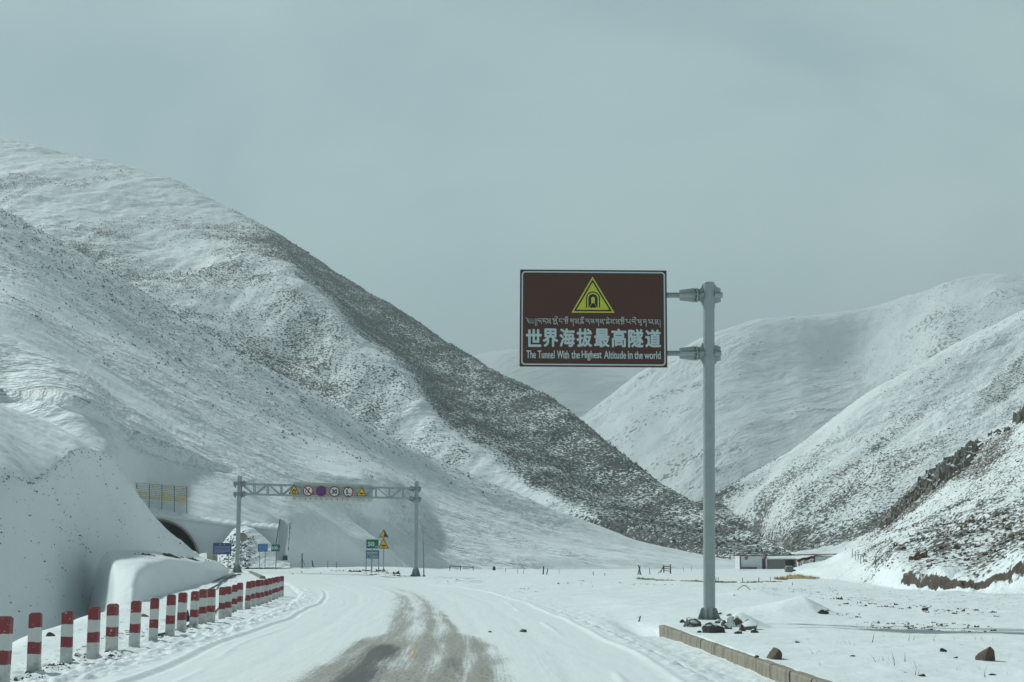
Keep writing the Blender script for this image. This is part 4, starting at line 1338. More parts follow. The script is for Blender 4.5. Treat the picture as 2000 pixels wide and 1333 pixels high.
def bollard_mesh():
    bm = bmesh.new()
    s, h, c = 0.086, 0.875, 0.028
    rings = [(s * 1.02, -0.25), (s, 0.45), (s * 0.985, h - c), (s - c, h)]
    prev = None
    for r, zq in rings:
        cur = []
        for sx_, sy_ in ((-1, -1), (1, -1), (1, 1), (-1, 1)):
            cur.append(bm.verts.new((sx_ * r, sy_ * r, zq)))
        if prev:
            for i in range(4):
                bm.faces.new((prev[i], prev[(i + 1) % 4], cur[(i + 1) % 4], cur[i]))
        prev = cur
    bm.faces.new(prev)
    bmesh.ops.bevel(bm, geom=[e for e in bm.edges if abs(e.verts[0].co.z - e.verts[1].co.z) > 0.02], offset=0.010, segments=2, affect='EDGES', profile=0.6)
    bmesh.ops.recalc_face_normals(bm, faces=bm.faces)
    me = bpy.data.meshes.new('bollard')
    bm.to_mesh(me); bm.free()
    me.materials.append(M['bollard'])
    return me


BOL = [(2, 1338, 1204), (65.5, 1311, 1197), (129, 1294, 1194), (181, 1283.5, 1185.5), (218, 1270, 1179.5), (262, 1262, 1174), (299, 1251.5, 1168.5), (331.5, 1243, 1161.5),
       (354, 1234, 1157.6), (378, 1226, 1155), (395.5, 1219, 1151), (412, 1215, 1150), (433, 1207.5, 1147), (445, 1205, 1145.6), (457, 1196.5, 1142.6), (468, 1191.5, 1138.5),
       (483, 1189.5, 1136), (493.5, 1184.5, 1134.5), (503, 1182, 1133), (510.5, 1181, 1132.5), (518.5, 1178.5, 1131.5), (525.5, 1175.5, 1129.5), (532, 1172, 1128.5),
       (538.5, 1169.5, 1127.5), (543.5, 1167, 1126.6), (549.5, 1164.8, 1125.5)]
NTH = ['first', 'second', 'third', 'fourth', 'fifth', 'sixth', 'seventh', 'eighth', 'ninth', 'tenth', 'eleventh', 'twelfth', 'thirteenth']
bmesh0 = bollard_mesh()
for i, (bx, by, bt) in enumerate(BOL):
    q = hit(bx, by)
    h = float(P(bx, bt, q[1])[2]) - q[2]
    o = bpy.data.objects.new('bollard', bmesh0)
    COL.objects.link(o)
    o.location = q
    o.scale = (1, 1, float(np.clip(h / 0.875, 0.8, 1.2)))
    slope = math.atan2(float(road_x(q[1] + 1) - road_x(q[1] - 1)), 2.0)
    o.rotation_euler = (R(rng.uniform(-1.8, 1.8)), R(rng.uniform(-1.4, 2.0)), -slope + R(rng.uniform(-9, 9)))
    if i == 0:
        lb = 'red and white concrete bollard nearest the camera, cut by the frame edge'
    elif i < 13:
        lb = 'red and white concrete bollard, %s of the roadside row counted from the near end' % NTH[i]
    else:
        lb = 'red and white concrete bollard, %s of the roadside row counted from the far end' % NTH[len(BOL) - 1 - i]
    tag(o, lb, 'bollard', 'red and white bollards along the left road edge')

# ------------------------------------------------------------------ height limit gantry
def post_with_foot(root, x, y, z0, z1, r, collars):
    p = MB().tube((x, y, z0 - 0.3), (x, y, z1), r, r, 24).build('post', M['zinc'], root, smooth=True)
    ft = MB().box((x, y, z0 + 0.03), (r * 4.6, r * 4.6, 0.05))
    for a in range(0, 360, 45):
        d = Vector((math.cos(R(a)), math.sin(R(a)), 0)); nn = Vector((-d.y, d.x, 0)); c = Vector((x, y, z0 + 0.05))
        ft.plate([c + d * r * .95, c + d * r * 2.2, c + d * r * 1.3 + Vector((0, 0, 0.55)), c + d * r * .95 + Vector((0, 0, 0.6))], nn, 0.03)
    ft.build('base_plate', M['zinc_dull'], p)
    return p


def build_gantry():
    YL, YR = 110.0, 115.0
    bl = P(463, 1115, YL); br_ = P(812, 1126, YR)
    zl, zr = gz(bl[0], YL), gz(br_[0], YR)
    tl, tr = float(P(466.5, 930, YL)[2]), float(P(814, 941, YR)[2])
    root = thing('gantry', 'steel gantry spanning the road with six round and triangular signs', 'gantry', ((bl[0] + br_[0]) / 2, (YL + YR) / 2, min(zl, zr)))
    post_with_foot(root, bl[0], YL, zl, tl, 0.17, 2)
    post_with_foot(root, br_[0], YR, zr, tr, 0.17, 2)

    def at(px, py):
        t = (px - 466) / (813.0 - 466)
        return Vector(P(px, py, YL + (YR - YL) * t))

    def ln(px, y0, y1):
        t = (px - 466) / (813.0 - 466)
        return y0 + (y1 - y0) * t
    tb = MB()
    back = Vector((0, 0.45, 0))
    T0, T1, B0, B1 = 945.5, 954.6, 965.2, 974.2
    for dv in (Vector((0, -.22, 0)), Vector((0, .42, 0))):
        tb.bar(at(472, ln(472, T0, T1)) + dv, at(808, ln(808, T0, T1)) + dv, 0.12, 0.13)
        tb.bar(at(472, ln(472, B0, B1)) + dv, at(808, ln(808, B0, B1)) + dv, 0.12, 0.13)
        xs = [470 + 26.4 * i for i in range(14)]
        for i, x in enumerate(xs):
            if x > 810:
                break
            tb.bar(at(x, ln(x, T0, T1)) + dv, at(x, ln(x, B0, B1)) + dv, 0.075, 0.075, (0, 1, 0))
            if i + 1 < len(xs) and xs[i + 1] < 812:
                x2 = xs[i + 1]
                if i % 2 == 1:
                    a, c = at(x + 1.5, ln(x, B0, B1)), at(x2 - 1.5, ln(x2, T0, T1))
                else:
                    a, c = at(x + 1.5, ln(x, T0, T1)), at(x2 - 1.5, ln(x2, B0, B1))
                tb.bar(a + dv, c + dv, 0.08, 0.08, (0, 1, 0))
    for x in [470 + 26.4 * i for i in range(13)]:
        for a, c in ((T0, T1), (B0, B1)):
            tb.bar(at(x, ln(x, a, c)) + Vector((0, -.2, 0)), at(x, ln(x, a, c)) + Vector((0, .4, 0)), 0.07, 0.07)
    tb.build('truss', M['zinc'], root)
    # clamped collars where the chords meet the posts
    for px_, ys, yy in ((466, (945.2, 965.3), YL), (813, (954.8, 974.6), YR)):
        for py_ in ys:
            c = Vector(P(px_, py_, yy))
            mb = MB()
            mb.tube(c + Vector((0, 0, -.13)), c + Vector((0, 0, .13)), 0.24, 0.24, 20)
            sgn = 1 if px_ < 600 else -1
            for s in (-1, 1):
                mb.plate([c + Vector((s * .2, 0, .17)), c + Vector((s * .40, 0, .14)), c + Vector((s * .40, 0, -.12)), c + Vector((s * .2, 0, -.34))], (0, 1, 0), 0.05)
            mb.plate([c + Vector((sgn * .4, 0, .22)), c + Vector((sgn * .62, 0, .10)), c + Vector((sgn * .62, 0, -.10)), c + Vector((sgn * .4, 0, -.22))], (0, 1, 0), 0.05)
            mb.box(c + Vector((sgn * .40, 0, 0)), (0.05, 0.5, 0.46))
            mb.build('collar', M['zinc_dull'], root)
    # plain board on the far side, its bare back towards the camera
    bp = MB()
    o_ = Vector((0, 0.56, 0))
    bp.plate([at(569, 980) + o_, at(724, 982) + o_, at(726.5, 979) + o_, at(727, 948) + o_, at(725, 946.5) + o_, at(573, 940.5) + o_, at(570, 943) + o_, at(568, 977) + o_], (0, 1, 0), 0.03)
    bo = bp.build('back_panel', M['panel_back'], root)
    for i in range(15):
        x = 574 + i * 10.4
        for py_ in (ln(x, 944.5, 953.2), ln(x, 971.0, 979.5)):
            MB().box(at(x, py_) + Vector((0, .50, 0)), (0.05, 0.08, 0.10)).build('clamp', M['zinc_dull'], bo)
    # the six signs
    right = (at(720, ln(720, T0, T1)) - at(560, ln(560, T0, T1)))
    k = (YL + YR) / 2 / FPX
    specs = [(575.5, 959.5, 'tri'), (603.0, 959.6, 'horn'), (628.7, 960.2, 'cross'), (654.3, 961.0, '30'), (681.0, 961.6, '5m'), (707.0, 963.8, 'cow')]
    lab = {'tri': 'amber triangle with a tunnel symbol', 'horn': 'white disc with a red ring and slash over a black figure', 'cross': 'blue disc with a red ring and cross',
           '30': 'white disc with a red ring reading 30', '5m': 'white disc with a red ring reading 5m', 'cow': 'amber triangle with a black cow'}
    for px_, py_, kind in specs:
        c = at(px_, py_) + Vector((0, -0.36, 0))
        f = Face(c, right, (0, 0, 1))
        r = 10.4 * k
        if kind in ('tri', 'cow'):
            warning_triangle(f, root, 18.2 * k, kind, lab[kind])
            continue
        mb = MB(); f.poly(mb, circle(r), -0.03, 0)
        so = mb.build('sign_disc', M['blue_sign'] if kind == 'cross' else M['white'], root, label=lab[kind])
        mr_ = MB(); f.ring(mr_, circle(r), circle(r * .80), 0.0, 0.012)
        if kind == 'cross':
            for s in (-1, 1):
                f.stroke(mr_, [(-r * .58, -r * .58 * s), (r * .58, r * .58 * s)], r * .17, 0.0, 0.009)
        if kind == 'horn':
            f.stroke(mr_, [(-r * .58, r * .58), (r * .58, -r * .58)], r * .16, 0.012, 0.022)
        mr_.build('ring', M['red_sign'], so)
        ms = MB()
        if kind == 'horn':
            f.poly(ms, [(r * .02, r * .30), (r * .22, r * .58), (r * .36, r * .26)], 0, .008)
            f.stroke(ms, [(r * .05, -r * .02), (r * .16, r * .30)], r * .12, 0, .008)
            f.stroke(ms, [(-r * .5, r * .05), (-r * .30, r * .20), (r * .05, 0), (-r * .02, -r * .34), (-r * .22, -r * .52)], r * .09, 0, .008)
            f.stroke(ms, [(-r * .5, r * .05), (-r * .46, -r * .25), (-r * .3, -r * .5)], r * .08, 0, .008)
            f.stroke(ms, [(-r * .05, -r * .1), (r * .12, -r * .3)], r * .12, 0, .008)
            ms.build('symbol', M['black'], so)
        elif kind == '30':
            f.text(ms, '30', 0, 0, r * 1.10, r * .90, 0.010, 0.05)
            ms.build('lettering', M['black'], so)
        elif kind == '5m':
            f.text(ms, '5', -r * .22, -r * .02, r * .50, r * .88, 0.010, 0.08)
            f.text(ms, 'm', r * .36, -r * .30, r * .42, r * .22, 0.010, 0.015)
            for s in (1, -1):
                f.poly(ms, [(-r * .26, s * r * .80), (r * .26, s * r * .80), (0, s * r * .54)], 0, .014)
            ms.build('lettering', M['black'], so)


def cow_shape(r):
    """Outline of a standing cow, head to the left, about 1.4 r wide."""
    pts = [(-.70, .16), (-.62, .24), (-.50, .30), (-.40, .36), (-.30, .24), (-.10, .22), (.30, .22), (.54, .24), (.62, .16), (.64, -.12), (.58, -.14), (.54, -.02), (.50, -.10),
           (.50, -.46), (.42, -.46), (.38, -.14), (.26, -.10), (.10, -.16), (-.06, -.14), (-.14, -.46), (-.22, -.46), (-.24, -.12), (-.34, -.02), (-.44, .06), (-.58, .02), (-.68, .06)]
    return [(x * r, y * r) for x, y in pts]


def warning_triangle(f, root, h, kind, label, w=None):
    mb = MB()
    tri = triangle(h, w)
    f.poly(mb, tri, -0.03, 0)
    so = mb.build('sign_triangle', M['amber_sign'], root, label=label)
    ms = MB()
    f.ring(ms, scaled(tri, 0.995), scaled(tri, 0.80), 0.0, 0.012)
    cy = -h * .06
    if kind == 'cow':
        f.poly(ms, [(x, y + cy) for x, y in cow_shape(h * .36)], 0.0, 0.01)
    elif kind == 'tri':
        k = 10
        hw = h * .19
        o1 = [(-hw, -h * .20)] + [(-hw * math.cos(math.pi * i / k), -h * .02 + hw * math.sin(math.pi * i / k)) for i in range(k + 1)] + [(hw, -h * .20)]
        hw2 = h * .075
        o2 = [(-hw2, -h * .20)] + [(-hw2 * math.cos(math.pi * i / k), -h * .04 + hw2 * math.sin(math.pi * i / k)) for i in range(k + 1)] + [(hw2, -h * .20)]
        f.poly(ms, o1 + o2[::-1], 0.0, 0.01)
    elif kind == 'slope':
        f.poly(ms, [(h * .02, -h * .24), (h * .44, -h * .24), (h * .06, h * .42), (h * .0, h * .30), (h * .08, h * .14)], 0.0, 0.01)
        for a, c in ((-.10, .10), (-.16, -.06), (-.20, -.18), (-.05, -.12)):
            f.poly(ms, circle(h * .022, 8, a * h, c * h), 0.0, 0.01)
    ms.build('symbol', M['black'], so)
    return so


build_gantry()

# ------------------------------------------------------------------ roadside boards beyond the gantry
def board(name, label, cat, corners, Y, face_mat, posts, foot_py, post_r=0.04, border=None, writing=None):
    """corners: photo pixels (left, top, right, bottom); posts: photo x of each post."""
    x0, y0, x1, y1 = corners
    c = P((x0 + x1) / 2, (y0 + y1) / 2, Y)
    k = Y / FPX
    w, h = (x1 - x0) * k, (y1 - y0) * k
    g = gz(float(c[0]), Y)
    root = thing(name, label, cat, (c[0], Y, g))
    f = Face(c)
    mb = MB(); f.poly(mb, round_rect(-w / 2, -h / 2, w / 2, h / 2, min(w, h) * .04, 2), -0.03, 0)
    po = mb.build('panel', M[face_mat], root)
    if border:
        mbb = MB(); f.ring(mbb, round_rect(-w / 2, -h / 2, w / 2, h / 2, min(w, h) * .04, 2), round_rect(-w / 2 + border, -h / 2 + border, w / 2 - border, h / 2 - border, min(w, h) * .03, 2), 0, 0.01)
        mbb.build('border', M['letter'], po)
    for p in posts:
        X = float(P(p, foot_py, Y)[0])
        zb = gz(X, Y + .08)
        MB().tube((X, Y + 0.09, zb - .3), (X, Y + 0.09, float(c[2]) + h * .45), post_r, seg=12).build('post', M['zinc_dull'], root, smooth=True)
    if writing:
        mw = MB(); writing(f, mw, w, h)
        mw.build('lettering', M['letter'], po)
    return root, po, f, w, h


def small_print(rows, x0=-.42, x1=.42, top=.2, bottom=-.4, seed=1, heads=()):
    """Rows of writing too small to read from the road: short bars with gaps."""
    def go(f, mw, w, h):
        rg = random.Random(seed)
        for hx, hy, hw, hh in heads:
            f.text(mw, '告' if hx < 0 else '示', hx * w, hy * h, hw * w, hh * h, 0.008, 0.02)
        for i in range(rows):
            y = (top + (bottom - top) * i / max(1, rows - 1)) * h
            x = x0 * w + (0.06 * w if i == 0 else 0)
            end = (x1 - (0.30 * rg.random() if i == rows - 1 else 0)) * w
            while x < end:
                L = rg.uniform(.02, .055) * w
                f.rect(mw, x, y - .016 * h, min(x + L, end), y + .016 * h, 0, 0.008)
                x += L + rg.uniform(.008, .02) * w
    return go


board('notice_board', 'violet blue notice board with white small print left of the gantry post', 'notice board', (416, 1061, 451.5, 1083), 118, 'purple_sign', (423, 445), 1105, 0.04,
      None, small_print(6, seed=3, top=.18, bottom=-.38, heads=((-.11, .35, .07, .14), (.12, .35, .07, .14))))
board('information_board', 'light blue information board on two thin posts', 'information board', (503.5, 1063, 522.8, 1078), 124, 'light_blue_sign', (506.5, 517), 1108, 0.035,
      None, small_print(5, seed=5, top=.36, bottom=-.36))


def w100(f, mw, w, h):
    f.text(mw, '100', -.10 * w, 0, .62 * w, .50 * h, 0.008, 0.06)
    f.text(mw, 'm', .34 * w, -.15 * h, .16 * w, .17 * h, 0.008, 0.03)


def w50(f, mw, w, h):
    f.text(mw, '50', -.10 * w, -.01 * h, .52 * w, .46 * h, 0.012, 0.06)
    f.text(mw, 'm', .30 * w, -.27 * h, .19 * w, .15 * h, 0.012, 0.03)


board('distance_sign', 'small green distance sign reading 100 m before the grey slab', 'road sign', (529.8, 1063.5, 547.4, 1077.5), 122, 'green_sign', (538.4,), 1108, 0.04, 0.02, w100)
board('distance_sign', 'larger green distance sign reading 50 m on a single post', 'road sign', (714.5, 1053.2, 740.3, 1072.6), 118, 'green_sign', (725.6,), 1118, 0.06, 0.055, w50)


def wslate(f, mw, w, h):
    small_print(1, top=.43, bottom=.4, seed=8)(f, mw, w, h)
    x = -.44 * w
    for L in (.07, .05, .08, .07, .0, .07, .07, .08, .07):
        f.rect(mw, x, .10 * h, x + L * w, .27 * h, 0, .008); x += (L + .035) * w
    f.ring(mw, circle(.15 * w, 20, -.30 * w, -.22 * h), circle(.12 * w, 20, -.30 * w, -.22 * h), 0, .008)
    for yy in (-.08, -.22, -.38):
        f.rect(mw, -.10 * w, yy * h - .03 * h, .44 * w, yy * h + .025 * h, 0, .008)


board('instruction_board', 'slate blue board with white writing on two posts under the green sign', 'notice board', (715.2, 1075, 740, 1091.5), 121, 'slate_blue_sign', (714.6, 739.2), 1111, 0.045, None, wslate)


def build_warning_post():
    Y = 117.0
    base = hit(748.5, 1118.5)
    Y = float(base[1]) if 95 < base[1] < 130 else 117.0
    x = float(P(748.8, 1118, Y)[0]); g = gz(x, Y)
    k = Y / FPX
    root = thing('warning_sign', 'pole carrying two amber warning triangles beside the green sign', 'road sign', (x, Y, g))
    top = float(P(749, 1036, Y)[2])
    MB().tube((x, Y, g - .3), (x, Y, top), 0.042, seg=12).build('post', M['zinc_dull'], root, smooth=True)
    for (px_, py0, py1, w_, kind, lb) in ((749.5, 1034, 1050, 19, 'slope', 'upper triangle with a black rock slope'), (748.8, 1052, 1071.8, 21.5, 'cow', 'lower triangle with a black cow')):
        h = (py1 - py0) * k
        c = P(px_, py0 + (py1 - py0) * 2 / 3, Y - .10)
        warning_triangle(Face(c), root, h, kind, lb, w_ * k)


build_warning_post()


def build_slim_pole():
    q = hit(828, 1126.5)
    Y = float(q[1]); x = float(q[0])
    root = thing('marker_pole', 'thin grey pole standing just right of the gantry', 'pole', q)
    top = P(826.2, 1036, Y)
    mid = P(826.8, 1063, Y)
    MB().tube((x, Y, q[2] - .2), mid, 0.055, 0.05, 10).build('post', M['zinc_dull'], root, smooth=True)
    MB().tube(mid, top, 0.075, 0.03, 10).build('tip', M['zinc'], root, smooth=True)
    MB().tube((x, Y, q[2] - .05), (x, Y, q[2] + .12), 0.14, 0.10, 10).build('base', M['zinc_dull'], root)


build_slim_pole()


def build_round_sign():
    Y = 126.0
    x = float(P(469.5, 1100, Y)[0]); g = gz(x, Y)
    root = thing('round_sign', 'bare round sign seen from behind beside the gantry post', 'road sign', (x, Y, g))
    c = Vector(P(474, 1049.5, Y))
    mb = MB(); Face(c, (1, .35, 0)).poly(mb, circle(0.38, 28), -0.03, 0.0)
    mb.build('panel', M['concrete'], root)
    MB().bar((x, Y - .02, g - .3), Vector(P(472.2, 1044, Y - .06)), 0.06, 0.06).build('post', M['zinc_dull'], root)
    MB().bar(Vector(P(467.5, 1045, Y - .08)), Vector(P(480, 1046, Y - .08)), 0.04, 0.05).build('strut', M['zinc_dull'], root)


build_round_sign()

# ------------------------------------------------------------------ tunnel mouth
def build_portal():
    Y0, Y1 = 140.0, 141.2
    k = Y0 / FPX
    cpx = 303.0

    def pt(px, py, y):
        p = P(px, py, Y0)
        return Vector((p[0], y, p[2]))
    root = thing('tunnel_portal', 'arched concrete tunnel mouth in the snowy hillside', 'tunnel', pt(cpx, 1106, Y0))
    nA = 40
    arch_px = [(cpx + 85.5 * math.cos(math.pi * i / nA), 1107 - 91 * math.sin(math.pi * i / nA) ** 0.92) for i in range(nA + 1)]
    # wall: strip from the arch outline out to the wall edge
    outer = []
    tops = [(150, 998), (215, 999), (290, 1004), (440, 1023.5), (520, 1031), (548, 1035)]
    for i in range(nA + 1):
        a = math.pi * i / nA
        dx, dy = math.cos(a), -math.sin(a)
        t_best = 1e9
        for (xa, ya), (xb, yb) in list(zip(tops[:-1], tops[1:])) + [((548, 1035), (548, 1130)), ((150, 1130), (150, 998))]:
            den = dx * (yb - ya) - dy * (xb - xa)
            if abs(den) < 1e-9:
                continue
            t = ((xa - cpx) * (yb - ya) - (ya - 1107) * (xb - xa)) / den
            u = ((xa - cpx) * dy - (ya - 1107) * dx) / den
            if t > 0 and -1e-6 <= u <= 1 + 1e-6:
                t_best = min(t_best, t)
        outer.append((cpx + dx * t_best, 1107 + dy * t_best))
    corners = {(548, 1035), (150, 998)}
    mb = MB()
    vi = [pt(a, c, Y0) for a, c in arch_px]; vo = [pt(a, c, Y0) for a, c in outer]
    vib = [pt(a, c, Y1) for a, c in arch_px]; vob = [pt(a, c, Y1) for a, c in outer]
    N = nA + 1
    vs = vi + vo + vib + vob
    fs = []
    for i in range(nA):
        fs += [(i, i + 1, N + i + 1, N + i), (N + i, N + i + 1, 3 * N + i + 1, 3 * N + i)]
    mb.add(vs, fs)
    # the two top corners the fan misses
    for j in range(nA):
        (xa, ya), (xb, yb) = outer[j], outer[j + 1]
        for cxx, cyy in corners:
            if min(xa, xb) - 1 <= cxx <= max(xa, xb) + 1 and min(ya, yb) - 30 <= cyy <= max(ya, yb) + 1 and abs(xa - xb) > .5 and abs(ya - yb) > 6:
                mb.add([pt(xa, ya, Y0), pt(cxx, cyy, Y0), pt(xb, yb, Y0)], [(0, 1, 2)])
    mb.build('wall', M['portal_wall'], root)
    # barrel running into the hill, with a stepped lining ring
    bb = MB()
    prev = None
    secs = [(Y0 - 0.25, 1.0), (Y0 + 1.6, 1.0), (Y0 + 1.6, 0.955), (Y0 + 60, 0.955)]
    rings = []
    for yv, s in secs:
        rings.append([pt(cpx + (a - cpx) * s, 1107 + (c - 1107) * s, yv) for a, c in arch_px])
    vs = [p for r_ in rings for p in r_]
    fs = []
    for j in range(len(secs) - 1):
        for i in range(nA):
            fs.append((j * N + i, j * N + i + 1, (j + 1) * N + i + 1, (j + 1) * N + i))
    fs.append(tuple(range(3 * N, 4 * N)))
    bb.add(vs, fs)
    bb.build('lining', M['lining'], root, smooth=True)
    rm = MB()
    o2 = [(cpx + (a - cpx) * 1.035, 1107 + (c - 1107) * 1.035) for a, c in arch_px]
    vs = [pt(a, c, Y0 - .25) for a, c in arch_px] + [pt(a, c, Y0 - .25) for a, c in o2] + [pt(a, c, Y0 + .05) for a, c in o2]
    fs = []
    for i in range(nA):
        fs += [(i, i + 1, N + i + 1, N + i), (N + i, N + i + 1, 2 * N + i + 1, 2 * N + i)]
    rm.add(vs, fs).build('arch_rim', M['concrete'], root, smooth=True)
    # snow lying along the top of the wall
    xs = np.linspace(215, 548, 150)
    ty_ = np.interp(xs, [t[0] for t in tops], [t[1] for t in tops])
    vs = []; seg = 9
    for i, (a, c) in enumerate(zip(xs, ty_)):
        hgt = 0.22 + 0.16 * float(fbm(np.array([i / 7.0]), np.array([2.2]), 3, 801)[0]) + 0.12 * float(sstep(330, 300, a))
        for j in range(seg):
            t = math.pi * j / (seg - 1)
            p = pt(a, c, 0)
            u_ = j / (seg - 1)
            vs.append((p.x, Y0 - 0.12 + 1.5 * u_, p.z - 0.10 + (0.12 if j else -.05) + max(hgt, .08) * 1.9 * u_ ** .8))
    fs = [(i * seg + j, i * seg + j + 1, (i + 1) * seg + j + 1, (i + 1) * seg + j) for i in range(len(xs) - 1) for j in range(seg - 1)]
    MB().add(vs, fs).build('snow_cap', M['snow'], root, smooth=True)


M['portal_wall'] = plain_mat('frosted_portal_wall', (0.82, 0.86, 0.88), 0.8, 0, 0.2, 0.7, 0.02, color2=(0.70, 0.74, 0.76), obj=False)
build_portal()


def build_name_board():
    Y = 142.4
    k = Y / FPX

    def pt(px, py, d=0.0):
        p = P(px, py, Y)
        return Vector((p[0], Y + d, p[2]))
    root = thing('name_board', 'open steel lattice board with gilt characters above the tunnel', 'name board', pt(313, 998))
    top = lambda x: 942.0 + (x - 245) * (951.5 - 942.0) / 120.0
    bot = lambda x: 974.0 + (x - 290) * (981 - 976.0) / 75.0
    xs = [218.5, 243, 267.5, 291.8, 316.3, 340.6, 365]
    feet = [None, None, 985, 994, 997, 1001, 1009]
    fr = MB()
    for x, fy in zip(xs, feet):
        fr.bar(pt(x, top(x)), pt(x - .3 if fy else x, fy if fy else 990), 0.055, 0.055, (0, 1, 0))
    for i in range(9):
        for xa, xb in zip(xs[:-1], xs[1:]):
            ya = top(xa) + (bot(xa) - top(xa)) * i / 8; yb = top(xb) + (bot(xb) - top(xb)) * i / 8
            fr.bar(pt(xa, ya), pt(xb, yb), 0.028, 0.028, (0, 1, 0))
    fr.build('lattice', M['frame_steel'], root)
    f = Face(pt(300, 960), (pt(340, 0).x - pt(300, 0).x, 0, -(9.5 / 120) * (pt(340, 0).x - pt(300, 0).x)))

    def q(px, py):
        c = pt(px, py) - f.c
        return c.dot(f.r), c.dot(f.u)
    mb = MB()
    for ch, x, y in (('米', 253, 962), ('拉', 279.5, 967.5), ('山', 303.5, 967.5), ('隧', 327, 971), ('道', 353.5, 973.5)):
        X, Yv = q(x, y)
        f.text(mb, ch, X, Yv, 19.5 * k, 15.5 * k, 0.06, 0.006)
    mb.build('lettering', M['gold'], root, label='gilt row of large characters')
    m2 = MB()
    rg = random.Random(4)
    for x0, x1, y in ((250, 260, 945.5), (274, 282, 950), (296, 312, 948.5), (320, 334, 953), (345, 360, 955.5)):
        x = x0
        while x < x1:
            X, Yv = q(x, y)
            f.stroke(m2, [(X, Yv + .10), (X + .16, Yv + .10)], .05, .03, .06)
            f.stroke(m2, [(X + .04, Yv + .10), (X + .06, Yv - .12), (X + .15, Yv - .05 - .1 * rg.random())], .045, .03, .06)
            x += 4.2
    m2.build('lettering', M['gold'], root, label='small gilt row along the top')
    rk = MB()
    # dark gap of bare ground under the eave of snow behind the lettering
    return root


build_name_board()


def build_slab():
    Y = 131.0

    def pt(px, py, d=0.0):
        p = P(px, py, Y + d)
        return Vector(p)
    root = thing('retaining_slab', 'tall leaning concrete slab with a snowy edge beside the tunnel', 'concrete slab', pt(550, 1096))
    mb = MB()
    poly = [pt(546.6, 1014.5), pt(538.5, 1094), pt(553.0, 1096.5), pt(561.5, 1031), pt(556, 1019)]
    mb.plate(poly, (0.25, -1, 0), 0.35)
    mb.build('slab', M['slab_concrete'], root)
    e = MB()
    e.plate([pt(546.2, 1013.5, -.25), pt(538.2, 1064, -.25), pt(539.4, 1064, -.25), pt(547.4, 1014.5, -.25)], (0, 1, 0), 0.12)
    e.build('edge_strip', M['bolt'], root)
    s = MB()
    s.plate([pt(555.5, 1014, .3), pt(565.5, 1018, .3), pt(564.0, 1040, .3), pt(561, 1085, .3), pt(553.4, 1090, .3), pt(555.8, 1064, .3), pt(561, 1030, .3)], (0.2, -1, 0), 0.9)
    s.build('snow_edge', M['snow'], root, bevel=0.12)
    r_ = MB()
    rg = random.Random(9)
    for i in range(16):
        c = pt(565.0 - i * 0.25 + rg.uniform(-.4, .6), 1021 + i * 3.6, .9)
        r_.box(c, (rg.uniform(.12, .25), .5, rg.uniform(.12, .28)), Matrix.Rotation(rg.uniform(0, 1), 3, 'Y'))
    r_.build('stone_edging', M['rubble'], root)
    f = MB().box(pt(557.3, 1090.5, -.2), (0.36, 0.5, 0.40))
    f.build('footing', M['bolt'], root, bevel=0.02)


M['slab_concrete'] = plain_mat('blue_grey_concrete', (0.46, 0.51, 0.53), 0.8, 0, 0.25, 1.2, 0.01, color2=(0.33, 0.37, 0.39))
build_slab()

# rubble slope in front of the wall
rowsR = [
    [(410, 1112, 127), (425, 1110, 126.5), (470, 1111, 125), (520, 1109, 126), (566, 1110, 128)],
    [(410, 1111, 130), (425, 1093, 130.0), (450, 1078, 129.5), (475, 1072, 129.2), (505, 1085, 129.0), (535, 1099, 129), (566, 1106, 130)],
    [(410, 1111, 134), (432, 1072, 133), (455, 1048, 133.2), (478, 1040, 133.5), (505, 1058, 133), (530, 1082, 132.5), (548, 1097, 132), (566, 1103, 132)],
    [(410, 1111, 139), (440, 1054, 138), (462, 1031, 138.5), (480, 1028, 139), (510, 1044, 138.5), (530, 1064, 137), (548, 1094, 134), (566, 1101, 134)],
]
ptR, _, _ = loft(rowsR, 150, 90, 410, 566, None)
wR = fbm(ptR[..., 0] / .5, ptR[..., 2] / .26, 3, 811) * sstep(500, 480, np.linspace(410, 566, 150))[None]
ptR[..., 1] -= 0.75 * np.maximum(wR, -.15)
ptR[..., 2] += 0.10 * fbm(ptR[..., 0] / .6, ptR[..., 2] / .5, 2, 813)
rub = mesh_np('rubble_slope', ptR.reshape(-1, 3), grid_quads(90, 150), M['rubble'])
tag(rub, 'snow dusted rubble slope under the tunnel wall behind the gantry post', None, None, 'stuff')


